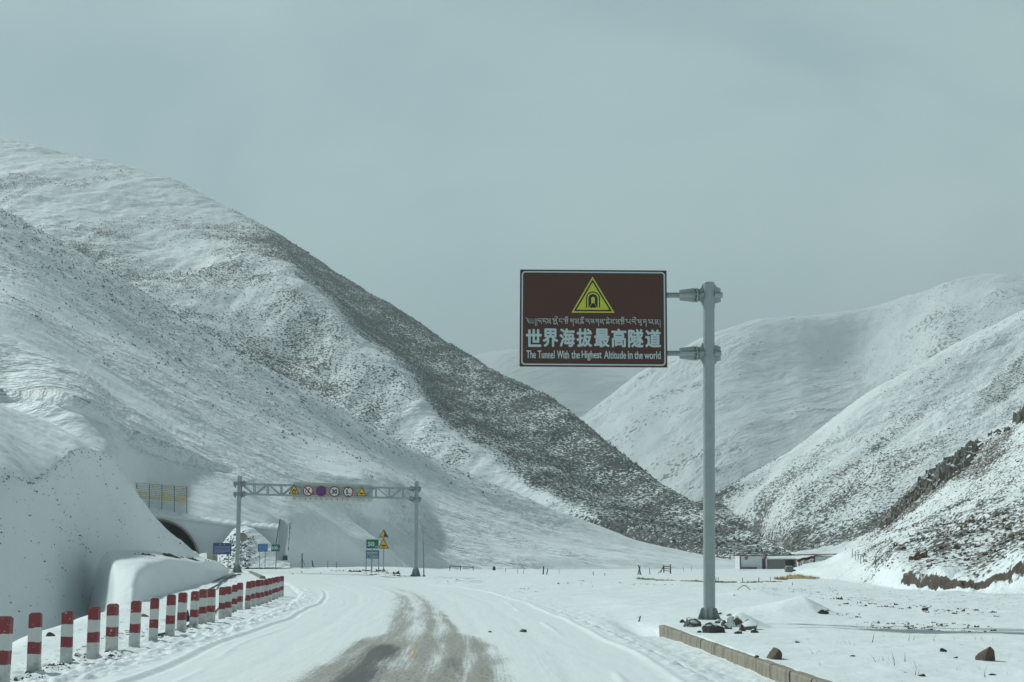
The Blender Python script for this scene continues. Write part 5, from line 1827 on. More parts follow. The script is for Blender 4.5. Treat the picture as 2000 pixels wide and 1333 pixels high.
def build_small_tunnel_things():
    # concrete block at the tunnel foot
    Y = 112.0
    c = Vector(P(409, 1090, Y)); g = gz(c.x, Y)
    k = Y / FPX
    root = thing('concrete_block', 'pale concrete barrier block with a grey end below the tunnel mouth', 'barrier block', (c.x, Y, g))
    MB().box((c.x - .12, Y + .5, (c.z + g) / 2 + .05), (20 * k, 0.7, max(.5, c.z - g + .4))).build('body', M['pale_block'], root, bevel=0.04)
    MB().box((c.x + 9 * k, Y + .35, (c.z + g) / 2), (4 * k, 0.8, max(.45, c.z - g + .25))).build('end', M['concrete'], root, bevel=0.03)
    # small hazard barrier
    q = Vector(P(441, 1103.5, 114)); g = gz(q.x, 114)
    root = thing('hazard_barrier', 'small red and white chevron barrier with amber lamps', 'barrier', (q.x, 114, g))
    w, h = 9.5 * 114 / FPX, 4.5 * 114 / FPX
    f = Face((q.x, 114, g + .05 + h / 2))
    po = MB(); f.rect(po, -w / 2, -h / 2, w / 2, h / 2, -.05, 0); po = po.build('panel', M['white'], root)
    st = MB()
    for i in range(3):
        a = -w / 2 + i * w / 3
        f.poly(st, [(a + .0, -h / 2), (a + w / 7, -h / 2), (a + w / 3.2, h / 2), (a + w / 6.5, h / 2)], 0, .008)
    st.build('chevrons', M['red_bright'], po)
    lm = MB()
    for a in (-.36, .36):
        lm.tube((q.x + a * w, 114, g + .05 + h), (q.x + a * w, 114, g + h + .15), 0.06, seg=10)
    lm.build('lamp_pair', M['amber_sign'], root)
    # yellow marker post
    q = Vector(P(429.3, 1096, 121)); g = gz(q.x, 121)
    root = thing('marker_post', 'short yellow marker post below the violet notice board', 'post', (q.x, 121, g))
    MB().tube((q.x, 121, g - .2), (q.x, 121, float(P(429, 1089, 121)[2])), 0.045, seg=10).build('post', M['amber_sign'], root)
    MB().tube((q.x, 121, g - .02), (q.x, 121, g + .06), 0.12, seg=10).build('base', M['rubber'], root)
    # pale timber beam at the foot of the signs
    a, c = hit(515.5, 1109.5), hit(541, 1109)
    o = MB().bar(Vector(a) + Vector((0, 0, .05)), Vector(c) + Vector((0, 0, .07)), 0.22, 0.14).build('timber_beam', M['pale_wood'], bevel=0.02)
    tag(o, 'pale timber beam lying on the snow under the green sign', 'beam')


M['pale_block'] = plain_mat('pale_concrete', (0.40, 0.36, 0.29), 0.85, 0, 0.2, 3.0, 0.01)
M['red_bright'] = plain_mat('red_paint', (0.45, 0.05, 0.03), 0.6)
build_small_tunnel_things()

# ------------------------------------------------------------------ posts and frames on the plain
WOODPOSTS = 'wooden posts scattered over the snowy plain'


def stick(px0, top, px1, base, wpx, label, name='fence_post', group=WOODPOSTS, cat='post', mat='wood', extra=None):
    q = hit(px1, base)
    if px1 < 700 and q[1] > 136:
        q = P(px1, base, 134.0)
    Y = float(q[1])
    t = P(px0, top, Y)
    r = max(wpx * Y / FPX / 2, 0.02)
    mb = MB().tube((q[0], Y, q[2] - .2), t, r * 1.1, r * .85, 8)
    if extra:
        for (xa, ya, xb, yb, w) in extra:
            mb.tube(P(xa, ya, Y - .3), P(xb, yb, Y - .3), w * Y / FPX / 2, seg=6)
    o = mb.build(name, M[mat])
    return tag(o, label, cat, group)


stick(590, 1081, 590, 1106, 2.2, 'dark wooden post with two bracing stays beside the grey slab', extra=[(590, 1092, 583, 1105, .7), (590, 1090, 595.5, 1106, .9)])
stick(609.5, 1095, 611.5, 1103.5, 2.4, 'short tilted dark stump right of the braced post')
stick(640.3, 1095, 640.3, 1106.5, 0.8, 'thin grey stick left of the pair before the blue board')
stick(657.6, 1098.5, 657.6, 1107, 1.1, 'short stick between the thin stick and the blue board')
stick(1061.8, 1106.5, 1060.5, 1122.5, 2.6, 'thick leaning dark post, the larger of a close pair below the brown sign')
stick(1070, 1111, 1066.8, 1122.5, 2.0, 'thinner strongly leaning post, the smaller of a close pair below the brown sign')
stick(1010.5, 1112, 1010.5, 1120.5, 0.7, 'thin upright stick, first right of the dark red box')
stick(1023.5, 1110, 1022, 1121.5, 0.8, 'thin slightly leaning stick between the dark red box and the leaning pair')
stick(987.5, 1110, 987.8, 1118, 0.9, 'short stick close to the right of the dark red box')
stick(1092, 1112, 1092, 1121, 0.6, 'faint thin stick right of the leaning pair')
stick(1158.4, 1116.5, 1158.9, 1124, 1.4, 'low dark stump beneath the middle of the brown sign')
stick(1181.2, 1120, 1181, 1124.5, 1.4, 'very short stump right of the low dark stump')
stick(1268.6, 1110, 1269.4, 1122.5, 1.3, 'slim dark post between the stick tripod and the wooden gate')
stick(1333.5, 1108, 1337, 1116.5, 0.8, 'thin stick leaning left just right of the wooden gate')
stick(1350.3, 1106, 1350.3, 1115.5, 0.7, 'thin upright stick between the gate and the sign post')
stick(1398.6, 1127.5, 1397.5, 1138.5, 1.3, 'left stick of the short pair in straw right of the sign post')
stick(1403.2, 1127.5, 1401.0, 1138.5, 1.3, 'right leaning stick of the short pair in straw right of the sign post')
stick(1450.0, 1129, 1451.4, 1138, 1.5, 'short dark post in the straw below the long building')
stick(1482.3, 1128, 1481.5, 1136.5, 1.7, 'short thick post right of the straw strip below the maroon door')
stick(1504.5, 1127, 1504.8, 1136.5, 0.8, 'thin pale stick left of the straw heap')
stick(1547.4, 1138, 1548.4, 1143.5, 1.1, 'tiny dark stump in front of the straw heap')
stick(1250.8, 1203.5, 1243.5, 1215.5, 1.2, 'dark stick leaning out of the snow left of the low concrete wall', 'stick', None, 'stick')

# tripod of sticks
q = hit(1248, 1123.5); Y = float(q[1])
mb = MB()
for a, c, d, e in ((1246.5, 1104, 1252.5, 1124), (1250, 1107, 1245.5, 1124), (1249.8, 1105.5, 1249.5, 1122.5)):
    mb.tube(P(a, c, Y), P(d, e, Y + (0.3 if a > 1248 else -.3)), 0.045, seg=6)
tag(mb.build('stick_tripod', M['wood']), 'tripod of thin dark sticks on the plain left of the gate', 'tripod')

# pen gate
q = hit(1303, 1121); Y = float(q[1])
root = thing('wooden_gate', 'small broken wooden pen gate on the plain', 'gate', q)
for (a, c, d, e) in ((1296.3, 1104, 1296.6, 1119), (1309.2, 1102.5, 1309.6, 1121)):
    MB().tube(P(a, c, Y), P(d, e, Y), 0.065, seg=8).build('post', M['wood'], root)
for (a, c, d, e) in ((1296.5, 1107, 1310, 1107), (1296.5, 1110.5, 1310, 1112.5), (1296.5, 1114.5, 1310, 1116.5)):
    MB().tube(P(a, c, Y - .06), P(d, e, Y - .06), 0.035, seg=6).build('rail', M['wood'], root)
for (a, c, d, e) in ((1296.5, 1109, 1286, 1120), (1294.5, 1108.5, 1290.5, 1119)):
    MB().tube(P(a, c, Y), P(d, e, Y - .5), 0.04, seg=6).build('stay', M['wood'], root)

# low guard frame at the road bend
Y = 150.0
gx = float(P(902, 1110, Y)[0]); gzz = float(P(902, 1113, Y)[2])
root = thing('guard_frame', 'low dark steel guard frame at the edge of the road bend', 'barrier', (gx, Y, gzz))
for x in (878.5, 899.5, 924):
    MB().bar(P(x, 1105.5, Y), P(x, 1115, Y), 0.07, 0.07, (0, 1, 0)).build('post', M['frame_steel'], root)
MB().bar(P(878, 1106, Y), P(924.5, 1108.5, Y), 0.08, 0.08).build('rail', M['frame_steel'], root)
mb = MB()
for a, c in ((889, 896), (903, 915)):
    mb.plate([P(a, 1107.8, Y - .1), P(c, 1108.2, Y - .1), P(c, 1112.5, Y - .1), P(a, 1112.5, Y - .1)], (0, 1, 0), 0.05)
mb.build('board', M['white'], root)

q = np.array(P(965, 1114, 160))
root = thing('dark_box', 'small dark red box with a black lid on the plain', 'box', q)
MB().box((q[0], 160, q[2] + .14), (0.33, 0.3, 0.34)).build('body', M['maroon'], root, bevel=0.02)
MB().box((q[0], 160, q[2] + .36), (0.26, 0.3, 0.10), Matrix.Rotation(.3, 3, 'Y')).build('lid', M['rubber'], root, bevel=0.02)

# fence running up the right hand skirt
FP = [(1652, 1070, 1650.5, 1086), (1661, 1073, 1660, 1090), (1664.5, 1072, 1664.5, 1088), (1671, 1076, 1670, 1094), (1676, 1078, 1676, 1092), (1681.5, 1083, 1680, 1102), (1687, 1085, 1686.5, 1098), (1710.5, 1089, 1710, 1103)]


_u = ptsF[..., 0] / ptsF[..., 1]
_w = (ptsF[..., 2] - CAM_H) / ptsF[..., 1]
_v = (_w * CT - ST) / (CT + _w * ST)                # back to photo pixels
_fx = (1000 + FPX * _u * (CT - _v * ST)).ravel()
_fy = (666.5 - FPX * _v).ravel()
_fp = ptsF.reshape(-1, 3)


def on_hillF(px, py):
    return _fp[np.argmin((_fx - px) ** 2 + (_fy - py) ** 2)]


for i, (a, t, c, bz) in enumerate(FP):
    q = on_hillF(c, bz)
    Y = float(q[1])
    tp = P(a, t, Y)
    mb = MB().tube((q[0], Y, q[2] - .3), tp, 0.04 if i in (0, 7) else .026, 0.035 if i in (0, 7) else .022, 7)
    where = ['lowest on the skirt beside the building end', 'second uphill', 'third uphill', 'fourth uphill', 'fifth uphill', 'tallest', 'second from the top', 'thick and alone near the brown outcrop'][i]
    tag(mb.build('fence_post', M['wood']), 'thin fence post on the right hand slope, %s' % where, 'post', 'thin fence posts on the right hand slope')

# ------------------------------------------------------------------ the long low building
def build_house():
    Y = 216.0

    def pt(px, py, d=0.0):
        p = P(px, py, Y)
        return Vector((p[0], Y + d, p[2]))
    g = pt(1500, 1110.5).z
    root = thing('long_building', 'long low pale building with maroon trim at the valley foot', 'building', (pt(1540, 1110).x, Y, g))

    def block(x0, y0, x1, y1, d0, d1, name, mat, **kw):
        a, c = pt(x0, y1), pt(x1, y0)
        return MB().box(((a.x + c.x) / 2, Y + (d0 + d1) / 2, (a.z + c.z) / 2), (c.x - a.x, d1 - d0, c.z - a.z)).build(name, M[mat], root, **kw)
    w = block(1446, 1086.3, 1488, 1112, 0, 5, 'wall', 'panel_wall', label='pale panelled wall')
    block(1445.2, 1084.8, 1498.5, 1086.4, -.15, 5.2, 'trim', 'maroon')
    block(1445.5, 1086.4, 1446.6, 1112, -.1, 0.25, 'trim', 'maroon')
    block(1488, 1091.5, 1495.8, 1112, 0.05, 4.8, 'door', 'maroon')
    block(1488, 1086.4, 1497.5, 1091.5, 0, 5, 'wall', 'panel_wall')
    block(1495.8, 1091.5, 1498, 1112, 0, 5, 'wall', 'panel_wall')
    block(1446, 1108.5, 1477, 1111.5, -.6, -.05, 'plinth', 'bolt')
    block(1498, 1091.6, 1536.5, 1112, 1.1, 6, 'wall', 'rendered_wall', label='grey rendered wall under the porch roof')
    block(1536.5, 1092, 1544.5, 1112, 1.2, 6, 'door', 'brown_door')
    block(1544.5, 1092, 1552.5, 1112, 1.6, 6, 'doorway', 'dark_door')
    # snow laden porch roof
    rp = MB()
    a = [pt(1496.5, 1091.6, -.5), pt(1560, 1091.6, -.5), pt(1560, 1086.9, 6.5), pt(1505, 1086.9, 6.5)]
    rp.plate(a, (0, 0, 1), 0.16)
    rp.build('roof', M['snow'], root, bevel=0.05)
    block(1497.0, 1092.2, 1552, 1093.0, -.35, -.15, 'trim', 'rendered_wall')
    # white gable block with narrow dark windows
    gb = MB()
    fr = [pt(1552.5, 1093.5, -2.2), pt(1585, 1087.3, -2.2), pt(1585, 1113.5, -2.2), pt(1552.5, 1116.5, -2.2)]
    bk = [v + Vector((.6, 8, 0)) for v in fr]
    gb.add(fr + bk, [(0, 1, 2, 3), (7, 6, 5, 4), (0, 4, 5, 1), (1, 5, 6, 2), (3, 2, 6, 7), (0, 3, 7, 4)])
    gb.build('wall', M['white_wall'], root, label='white gable block with narrow dark windows')
    for i, (x, yt, yb) in enumerate(((1555.5, 1099, 1113.5), (1559.2, 1098, 1114.5), (1565.0, 1096.5, 1114), (1568.6, 1096, 1113), (1572.3, 1096, 1106), (1578.6, 1094, 1112), (1582.5, 1095, 1108))):
        a, c = pt(x - .5, yb), pt(x + .5, yt)
        MB().box(((a.x + c.x) / 2, Y - 2.22, (a.z + c.z) / 2), (c.x - a.x, .06, c.z - a.z)).build('window', M['dark_door'], root)
    block(1584.2, 1086, 1585.4, 1113, -2.35, -2.15, 'trim', 'maroon')
    # right hand wing under the long roof edge
    rw = MB()
    fr = [pt(1585.5, 1087.2, -2), pt(1643, 1089.5, -2), pt(1643, 1114, -2), pt(1585.5, 1114, -2)]
    bk = [v + Vector((0, 8, 0)) for v in fr]
    rw.add(fr + bk, [(0, 1, 2, 3), (7, 6, 5, 4), (0, 4, 5, 1), (1, 5, 6, 2), (3, 2, 6, 7), (0, 3, 7, 4)])
    rw.build('wall', M['panel_wall'], root, label='pale blue panelled wing')
    sm = MB()
    for x in (1608.5, 1632):
        sm.bar(pt(x, 1088, -2.03), pt(x, 1113, -2.03), .06, .05, (0, 1, 0))
    sm.bar(pt(1586, 1092.6, -2.03), pt(1640, 1093.4, -2.03), .06, .05)
    sm.build('panel_joints', M['zinc_dull'], root)
    MB().bar(pt(1498, 1085.8, 3), pt(1660, 1082.2, 4), 0.25, 0.16).build('roof_edge', M['maroon'], root)
    MB().bar(pt(1584, 1085.6, -2.3), pt(1643, 1088.6, -2.3), 0.2, 0.13).build('roof_edge', M['maroon'], root)
    rf = MB().plate([pt(1552, 1092.2, -2.3), pt(1586, 1085.9, -2.3), pt(1643, 1088.2, -2.2), pt(1655, 1083.5, 6), pt(1560, 1086.4, 6)], (0, 0, 1), 0.10)
    rf.build('roof', M['snow'], root)
    # red cloth garlands
    rg = random.Random(3)
    g1 = MB()
    for i in range(26):
        t = i / 25
        x, y = 1551.5 + 33 * t, 1094.5 - 7.2 * t + 1.2 * math.sin(t * 14)
        c = pt(x, y, -2.36)
        g1.plate([c + Vector((-.12, 0, .05)), c + Vector((.10, 0, .12)), c + Vector((.14, 0, -.10)), c + Vector((-.05, 0, -.22 - .2 * rg.random()))], (0, 1, 0), .05)
    g1.build('garland', M['cloth_red'], root)
    for (x, y, hh) in ((1458, 1088, 6.2), (1494.6, 1087.5, 5)):
        c = pt(x, y, -.2)
        k = Y / FPX
        MB().plate([c + Vector((-.15, 0, 0)), c + Vector((.2, 0, .1)), c + Vector((.16, 0, -hh * k * .6)), c + Vector((-.1, 0, -hh * k)), c + Vector((-.3, 0, -hh * k * .8))], (0, 1, 0), .06).build('flag', M['cloth_red'], root)
    return root


M['brown_door'] = plain_mat('brown_door_paint', (0.10, 0.05, 0.045), 0.7, 0, 0.25)
build_house()
mb = MB()
c = P(1627, 1097.5, 211)
mb.plate([P(1619, 1098.5, 211), P(1631, 1094.3, 211), P(1634, 1096, 211), P(1625, 1099.5, 211)], (0, 1, .3), 0.4)
tag(mb.build('blue_tarp', M['tarp_blue']), 'blue tarp heaped against the wing of the long building', 'tarp')
mb = MB()
Yt = float(hit(1543, 1128)[1])
mb.plate([P(1540.5, 1126.6, Yt), P(1542.5, 1123.2, Yt), P(1545.5, 1124.3, Yt), P(1551, 1127.3, Yt)], (0, 1, .5), 0.25)
tag(mb.build('blue_tarp', M['tarp_blue']), 'small blue tarp lying on the yellow straw heap', 'tarp')


def build_cart():
    q = hit(1541, 1118)
    Y = float(q[1]); k = Y / FPX
    root = thing('covered_cart', 'small grey covered cart parked before the white gable', 'cart', q)
    x0, x1 = float(P(1533.6, 1118, Y)[0]), float(P(1549.0, 1118, Y)[0])
    z0 = q[2] + 0.02; z1 = float(P(1541, 1106.8, Y)[2])
    mb = MB()
    fr = [(x0, Y, z0), (x1, Y, z0), (x1, Y, z0 + (z1 - z0) * .72), (x1 - .12, Y, z1), (x0 + .12, Y, z1 - .02), (x0, Y, z0 + (z1 - z0) * .85)]
    mb.plate(fr, (0, 1, 0), 0.9)
    mb.build('body', M['tarp'], root, bevel=0.05)
    MB().box(((x0 + x1) / 2, Y, z1 + .02), (x1 - x0 - .25, .8, .07)).build('snow_cover', M['snow'], root, bevel=0.03)
    wx = float(P(1551, 1115, Y)[0])
    wz = q[2] + 0.17
    wh = MB().tube((wx, Y - .12, wz), (wx, Y + .12, wz), 0.18, seg=18).build('wheel', M['rubber'], root, smooth=True)
    MB().tube((wx, Y - .14, wz), (wx, Y - .11, wz), 0.09, seg=14).build('hub', M['zinc_dull'], wh)
    MB().box(((wx + x1) / 2, Y, wz + .05), (.3, .1, .06)).build('drawbar', M['bolt'], root)


build_cart()

# ------------------------------------------------------------------ low concrete wall on the right
def build_wall():
    ys = np.arange(9.0, 33.61, 0.06)
    prof = []
    nb = 7
    for i, y in enumerate(ys):
        x = float(wall_x(y))
        tz = 0.10 + 0.012 * float(fbm(np.array([y / .8]), np.array([0.4]), 3, 821)[0])
        j = abs(((y - 0.35) % 1.27) - 0.6) < 0.022
        crack = abs(y - 24.3) < 0.05 or abs(y - 25.2) < .03 or abs(y - 20.2) < .04
        dx = 0.018 if j else (0.03 if crack else 0)
        rough = 0.010 * float(fbm(np.array([y / .18]), np.array([3.1]), 3, 823)[0])
        chip = 0.03 * max(0, float(fbm(np.array([y / .35]), np.array([7.7]), 2, 825)[0]) - .15)
        prof.append([(x + .02 + dx, y, -0.5), (x + .012 + dx + rough, y, -.05), (x + 0.01 + dx + rough, y, tz - .03 - chip), (x + 0.025 + dx + chip, y, tz), (x + .14, y, tz + .006), (x + .16, y, -.5)])
    n_ = len(prof[0])
    vs = [p for r_ in prof for p in r_]
    fs = [(i * n_ + j, i * n_ + j + 1, (i + 1) * n_ + j + 1, (i + 1) * n_ + j) for i in range(len(ys) - 1) for j in range(n_ - 1)]
    fs += [tuple(range(n_)), tuple(range((len(ys) - 1) * n_, len(ys) * n_))]
    o = MB().add(vs, fs).build('roadside_wall', M['wall_concrete'])
    tag(o, 'low weathered concrete wall running along the right roadside ditch', 'low wall')
    o['kind'] = 'thing'


mw, n, l, b = new_mat('wall_concrete')
v = pos_vec(n, l)
f1 = noise_node(n, l, pos_vec(n, l, (1, 1, 0.6)), 5, 5, 0.65)
f2 = noise_node(n, l, pos_vec(n, l, (1, 0.38, 2.0)), 1.8, 4, 0.6)
f3 = noise_node(n, l, v, 40, 3)
c1 = mix_node(n, l, f1, (0.36, 0.325, 0.255), (0.20, 0.175, 0.14))
c1 = mix_node(n, l, math_node(n, l, 'MULTIPLY_ADD', math_node(n, l, 'SUBTRACT', f2, 0.58), 5, 0.3, clamp=True), c1, (0.12, 0.10, 0.08))
sp = n.new('ShaderNodeSeparateXYZ'); l.new(n.new('ShaderNodeNewGeometry').outputs['Position'], sp.inputs[0])
jf = math_node(n, l, 'ABSOLUTE', math_node(n, l, 'SUBTRACT', math_node(n, l, 'MODULO', math_node(n, l, 'SUBTRACT', sp.outputs['Y'], 0.35), 1.27), 0.6))
jm = math_node(n, l, 'LESS_THAN', jf, 0.022)
c1 = mix_node(n, l, jm, c1, (0.05, 0.045, 0.038))
l.new(c1, b.inputs['Base Color']); b.inputs['Roughness'].default_value = 0.9
bump_chain(n, l, b, [(f1, 0.02, 0.6), (f3, 0.004, 0.5)])
M['wall_concrete'] = mw
build_wall()

# ------------------------------------------------------------------ rocks
G1 = 'rocks heaped round the foot of the sign post'
place_rock('rock', 1353, 1224, 38, 16, 'rock_dark', 'dark angular rock at the left foot of the sign post', G1, 11, 0.8, 0.4)
place_rock('rock', 1394, 1236, 45, 20, 'rock_dark', 'largest dark lumpy rock in front of the sign post, snow on its top', G1, 23, 0.7, 0.2)
place_rock('rock', 1377, 1229, 22, 9, 'rock_snowy', 'flat snow covered rock between the two dark rocks', G1, 31)
place_rock('rock', 1415, 1222, 14, 10, 'rock_brown', 'small brown rock leaning left of the snowy peak', G1, 37)
place_rock('rock', 1429, 1222, 26, 18, 'rock_snowy', 'pale tan rock under the highest snow peak of the heap', G1, 41, 1.0, .7)
place_rock('rock', 1437, 1216, 30, 15, 'rock_snowy', 'snow capped rock at the back of the heap', G1, 43)
place_rock('rock', 1449, 1233, 17, 13, 'rock_brown', 'reddish brown rock in the front right of the heap', G1, 47, .9, 1.1)
place_rock('rock', 1463, 1230, 34, 17, 'rock_snowy', 'snow covered rock at the right end of the heap', G1, 53)
for _x, _y, _w, _h, _m, _l in ((1402, 1218, 13, 8, 'rock_snowy', 'small snowy stone directly right of the post foot'), (1409, 1233, 15, 9, 'rock_snowy', 'low snowy stone right of the largest dark rock'),
                              (1457, 1221, 18, 12, 'rock_snowy', 'snowy stone behind the reddish brown rock'), (1473, 1236, 16, 7, 'rock_dark', 'flat dark stone at the front right end of the heap'),
                              (1442, 1238, 17, 6, 'rock_dark', 'low dark stone at the very front of the heap'), (1346, 1213, 12, 7, 'rock_snowy', 'snow dusted stone behind the left dark rock'),
                              (1422, 1229, 16, 11, 'rock_snowy', 'snowy stone in the middle of the heap'), (1366, 1236, 9, 4, 'rock_dark', 'tiny dark stone before the left dark rock')):
    place_rock('rock', _x, _y, _w, _h, _m, _l, G1, int(_x), 0.9, _x * .7)
place_rock('rock', 1333, 1216.5, 11, 6.5, 'rock_dark', 'small dark rock left of the heap at the wall end', G1, 59)
place_rock('rock', 1424, 1203, 12, 5, 'rock_dark', 'small dark rock behind the heap, right of the post', G1, 61)
place_rock('rock', 1405, 1200, 8, 5, 'rock_dark', 'tiny dark rock touching the right side of the post foot', G1, 67)
G2 = 'single stones lying on the snow'
place_rock('boulder', 1514, 1287, 39, 21, 'rock_brown', 'brown boulder with a pale left face near the low wall', G2, 5, 0.8, 2.2, cat='boulder')
place_rock('boulder', 1924, 1290, 38, 26, 'rock_brown', 'rounded reddish brown boulder at the right of the snow field', G2, 8, 0.8, 0.9, cat='boulder')
place_rock('stone', 1479, 1285, 11, 6, 'rock_dark', 'dark stone just left of the brown boulder by the wall', G2, 71, cat='stone')
place_rock('stone', 1557.5, 1255.5, 8, 4, 'rock_dark', 'tiny dark stone above the brown boulder by the wall', G2, 73, cat='stone')
place_rock('stone', 1842, 1273, 13, 7, 'rock_dark', 'dark stone left of the rounded boulder', G2, 79, cat='stone')
place_rock('stone', 1864, 1285.5, 13, 3, 'rock_dark', 'flat dark stone between the rounded boulder and the dark stone', G2, 83, cat='stone')
place_rock('stone', 1806, 1193, 14, 6, 'rock_brown', 'brown stone on the snow below the eroded bank', G2, 89, cat='stone')
place_rock('stone', 1665, 1282.5, 11, 3.5, 'rock_dark', 'flat dark stone by the bent wire', G2, 97, cat='stone')
place_rock('stone', 1801, 1321, 13, 5, 'rock_dark', 'dark stone at the bottom of the snow field', G2, 101, cat='stone')
place_rock('stone', 1938, 1319, 15, 4, 'rock_dark', 'flat dark stone below the rounded boulder', G2, 103, cat='stone')
place_rock('stone', 1608, 1199, 22, 9, 'rock_dark', 'dark stony lump at the right end of the snow drift', G2, 131, cat='stone')


def on_road(px, py):
    Y = np.geomspace(12, 100, 1500)
    p = P(np.full_like(Y, px), np.full_like(Y, py), Y)
    d = p[:, 2] - (base_z(p[:, 0], p[:, 1]) + 0.06)
    i = np.argmax(d < 0)
    return p[i]


place_rock('stone', 1022, 1234, 14, 5, 'rock_dark', 'dark stone lying on the snowy road right of the slush', G2, 107, at=on_road(1022, 1234), cat='stone')
place_rock('stone', 957, 1235, 8, 3, 'rock_dark', 'small dark stone at the right edge of the slush', G2, 109, at=on_road(957, 1235), cat='stone')
place_rock('stone', 152, 1281, 18, 6, 'rock_dark', 'dark stone between the third and fourth near bollards', G2, 113, cat='stone')
place_rock('stone', 100, 1243, 18, 8, 'rock_dark', 'grey rock on the shoulder edge behind the near bollards', G2, 127, cat='stone')
place_rock('stone', 283, 1205, 16, 6, 'pale_wood', 'yellowish stone behind the bollards', G2, 137, cat='stone')

# bent wires and the cable behind the bollards
q = hit(1670, 1262)
k = float(q[1]) / FPX
pts = [Vector(P(x, y, q[1])) for x, y in ((1668, 1270), (1676, 1264.5), (1682, 1264.8), (1684, 1271))]
tag(MB().path(pts, 0.012, 6).build('bent_wire', M['bolt']), 'bent rusty wire sticking out of the snow on the right', 'wire')
q = hit(1456, 1153)
pts = [Vector(P(1440 + 33 * t, 1153 - 9 * math.sin(math.pi * min(1, t * 1.15)) + (10 * max(0, t - .45)), q[1])) for t in np.linspace(0, 1, 12)]
tag(MB().path(pts, 0.018, 6).build('bent_wire', M['bolt']), 'thin looped wire arching from the snow right of the sign post', 'wire')
pts = []
for px_, py_ in ((470, 1122), (455, 1124.5), (440, 1132), (425, 1143), (412, 1150), (395, 1158), (388, 1163)):
    p = hit(px_, py_ + 3)
    pts.append(Vector(P(px_, py_, p[1])))
tag(MB().path(pts, 0.045, 8).build('rubber_hose', M['rubber']), 'black hose running behind the far bollards', 'hose')
pts = []
for px_, py_ in ((428, 1190), (418, 1200), (405, 1207), (385, 1217), (368, 1224), (350, 1231), (332, 1236), (318, 1240), (309, 1246)):
    p = hit(px_, py_)
    pts.append(Vector(p) + Vector((0, 0, .03 + .03 * math.sin(px_))))
tag(MB().path(pts, 0.03, 8).build('rubber_hose', M['rubber']), 'dark hose lying in the snow between the middle bollards', 'hose')
place_rock('tyre_scrap', 366, 1214, 12, 22, 'rubber', 'dark rubber scrap standing behind the middle bollards', None, 141, .5, cat='rubber scrap')
# concrete kerb end at the bend
a, c = hit(487, 1119), hit(513, 1131)
o = MB().bar(Vector(a) + Vector((0, 0, .03)), Vector(c) + Vector((0, 0, .05)), 0.35, 0.22).build('kerb_stone', M['concrete'], bevel=0.03)
tag(o, 'broken kerb stone at the head of the bollard row', 'kerb stone')
o['kind'] = 'thing'

# ------------------------------------------------------------------ scattered growth and debris
def tufts(name, pts, cover, n_, size, blades, mat, label, seed, lift=0.6, thr=0.3, power=2.0, ztop=None, width=.35):
    """Many small leaf clumps standing on a surface grid, one mesh."""
    rg = np.random.default_rng(seed)
    a = pts[:-1, :-1]; e1 = pts[:-1, 1:] - a; e2 = pts[1:, :-1] - a
    area = np.linalg.norm(np.cross(e1, e2), axis=-1)
    cv = np.clip(cover[:-1, :-1] - thr, 0, None) ** power
    p = (area * cv).ravel(); p = p / p.sum()
    idx = rg.choice(len(p), n_, p=p)
    u, v = rg.random((2, n_, 1))
    base = a.reshape(-1, 3)[idx] + e1.reshape(-1, 3)[idx] * u + e2.reshape(-1, 3)[idx] * v
    s = size * np.exp(rg.normal(0, .35, (n_, 1)))
    verts = []
    for b_ in range(blades):
        th = rg.uniform(0, 2 * np.pi, (n_, 1)); r = rg.uniform(0.05, .55, (n_, 1)) * s
        c = base + np.concatenate([np.cos(th) * r, np.sin(th) * r, 0 * r], 1)
        th2 = rg.uniform(0, 2 * np.pi, (n_, 1))
        d = np.concatenate([np.cos(th2), np.sin(th2), 0 * th2], 1) * s * width
        up = np.concatenate([rg.normal(0, .25, (n_, 2)), rg.uniform(.5, 1.1, (n_, 1))], 1) * s * lift
        verts += [c - d, c + d, c + up]
    V = np.stack(verts, 1).reshape(-1, 3)
    V[:, 2] -= 0.02 * size
    F = np.arange(len(V)).reshape(-1, 3)
    o = mesh_np(name, V, F, mat, smooth=False)
    return tag(o, label, None, None, 'stuff')


M['shrub'] = plain_mat('frosted_shrub', (0.035, 0.042, 0.040), 0.9, 0, 0.4, 0.5, color2=(0.085, 0.085, 0.072), obj=False, spec=0.1)
M['shrub_e'] = plain_mat('grey_shrub', (0.09, 0.092, 0.08), 0.9, 0, 0.4, 0.5, color2=(0.15, 0.14, 0.12), obj=False, spec=0.1)
M['shrub_pale'] = plain_mat('rimed_shrub', (0.10, 0.11, 0.105), 0.9, 0, 0.4, 0.5, color2=(0.19, 0.20, 0.19), obj=False, spec=0.1)
M['dry_grass'] = plain_mat('dry_grass', (0.46, 0.37, 0.19), 0.9, 0, 0.3, 2.0, color2=(0.28, 0.20, 0.09), obj=False, spec=0.1)
M['scree'] = rock_mat('scree', (0.085, 0.077, 0.066), (0.17, 0.14, 0.11), 0.0, 2.0)
tufts('shrubs', ptsB, cvB, 40000, 0.48, 4, M['shrub'], 'dark shrubs speckling the big mountain', 1, 0.75, 0.26, 1.6)
tufts('shrubs', ptsA, cvA + 0.02, 15000, 0.24, 4, M['shrub_pale'], 'sparse frosted shrubs on the near left spur', 2, 0.8, 0.14, 1.5)
tufts('scree', ptsF, cvF, 16000, 0.14, 4, M['scree'], 'loose stones and tufts on the right hand slope', 3, 0.7, 0.26, 1.4)
tufts('shrubs', ptsE, cvE, 22000, 0.38, 4, M['shrub_e'], 'dark shrubs streaking the hillside behind the building', 4, 0.7, 0.25, 1.5)
_gp, _gr = np.meshgrid(np.linspace(-500, 404, ptsG.shape[1]), np.linspace(0, 6.9, ptsG.shape[0]))
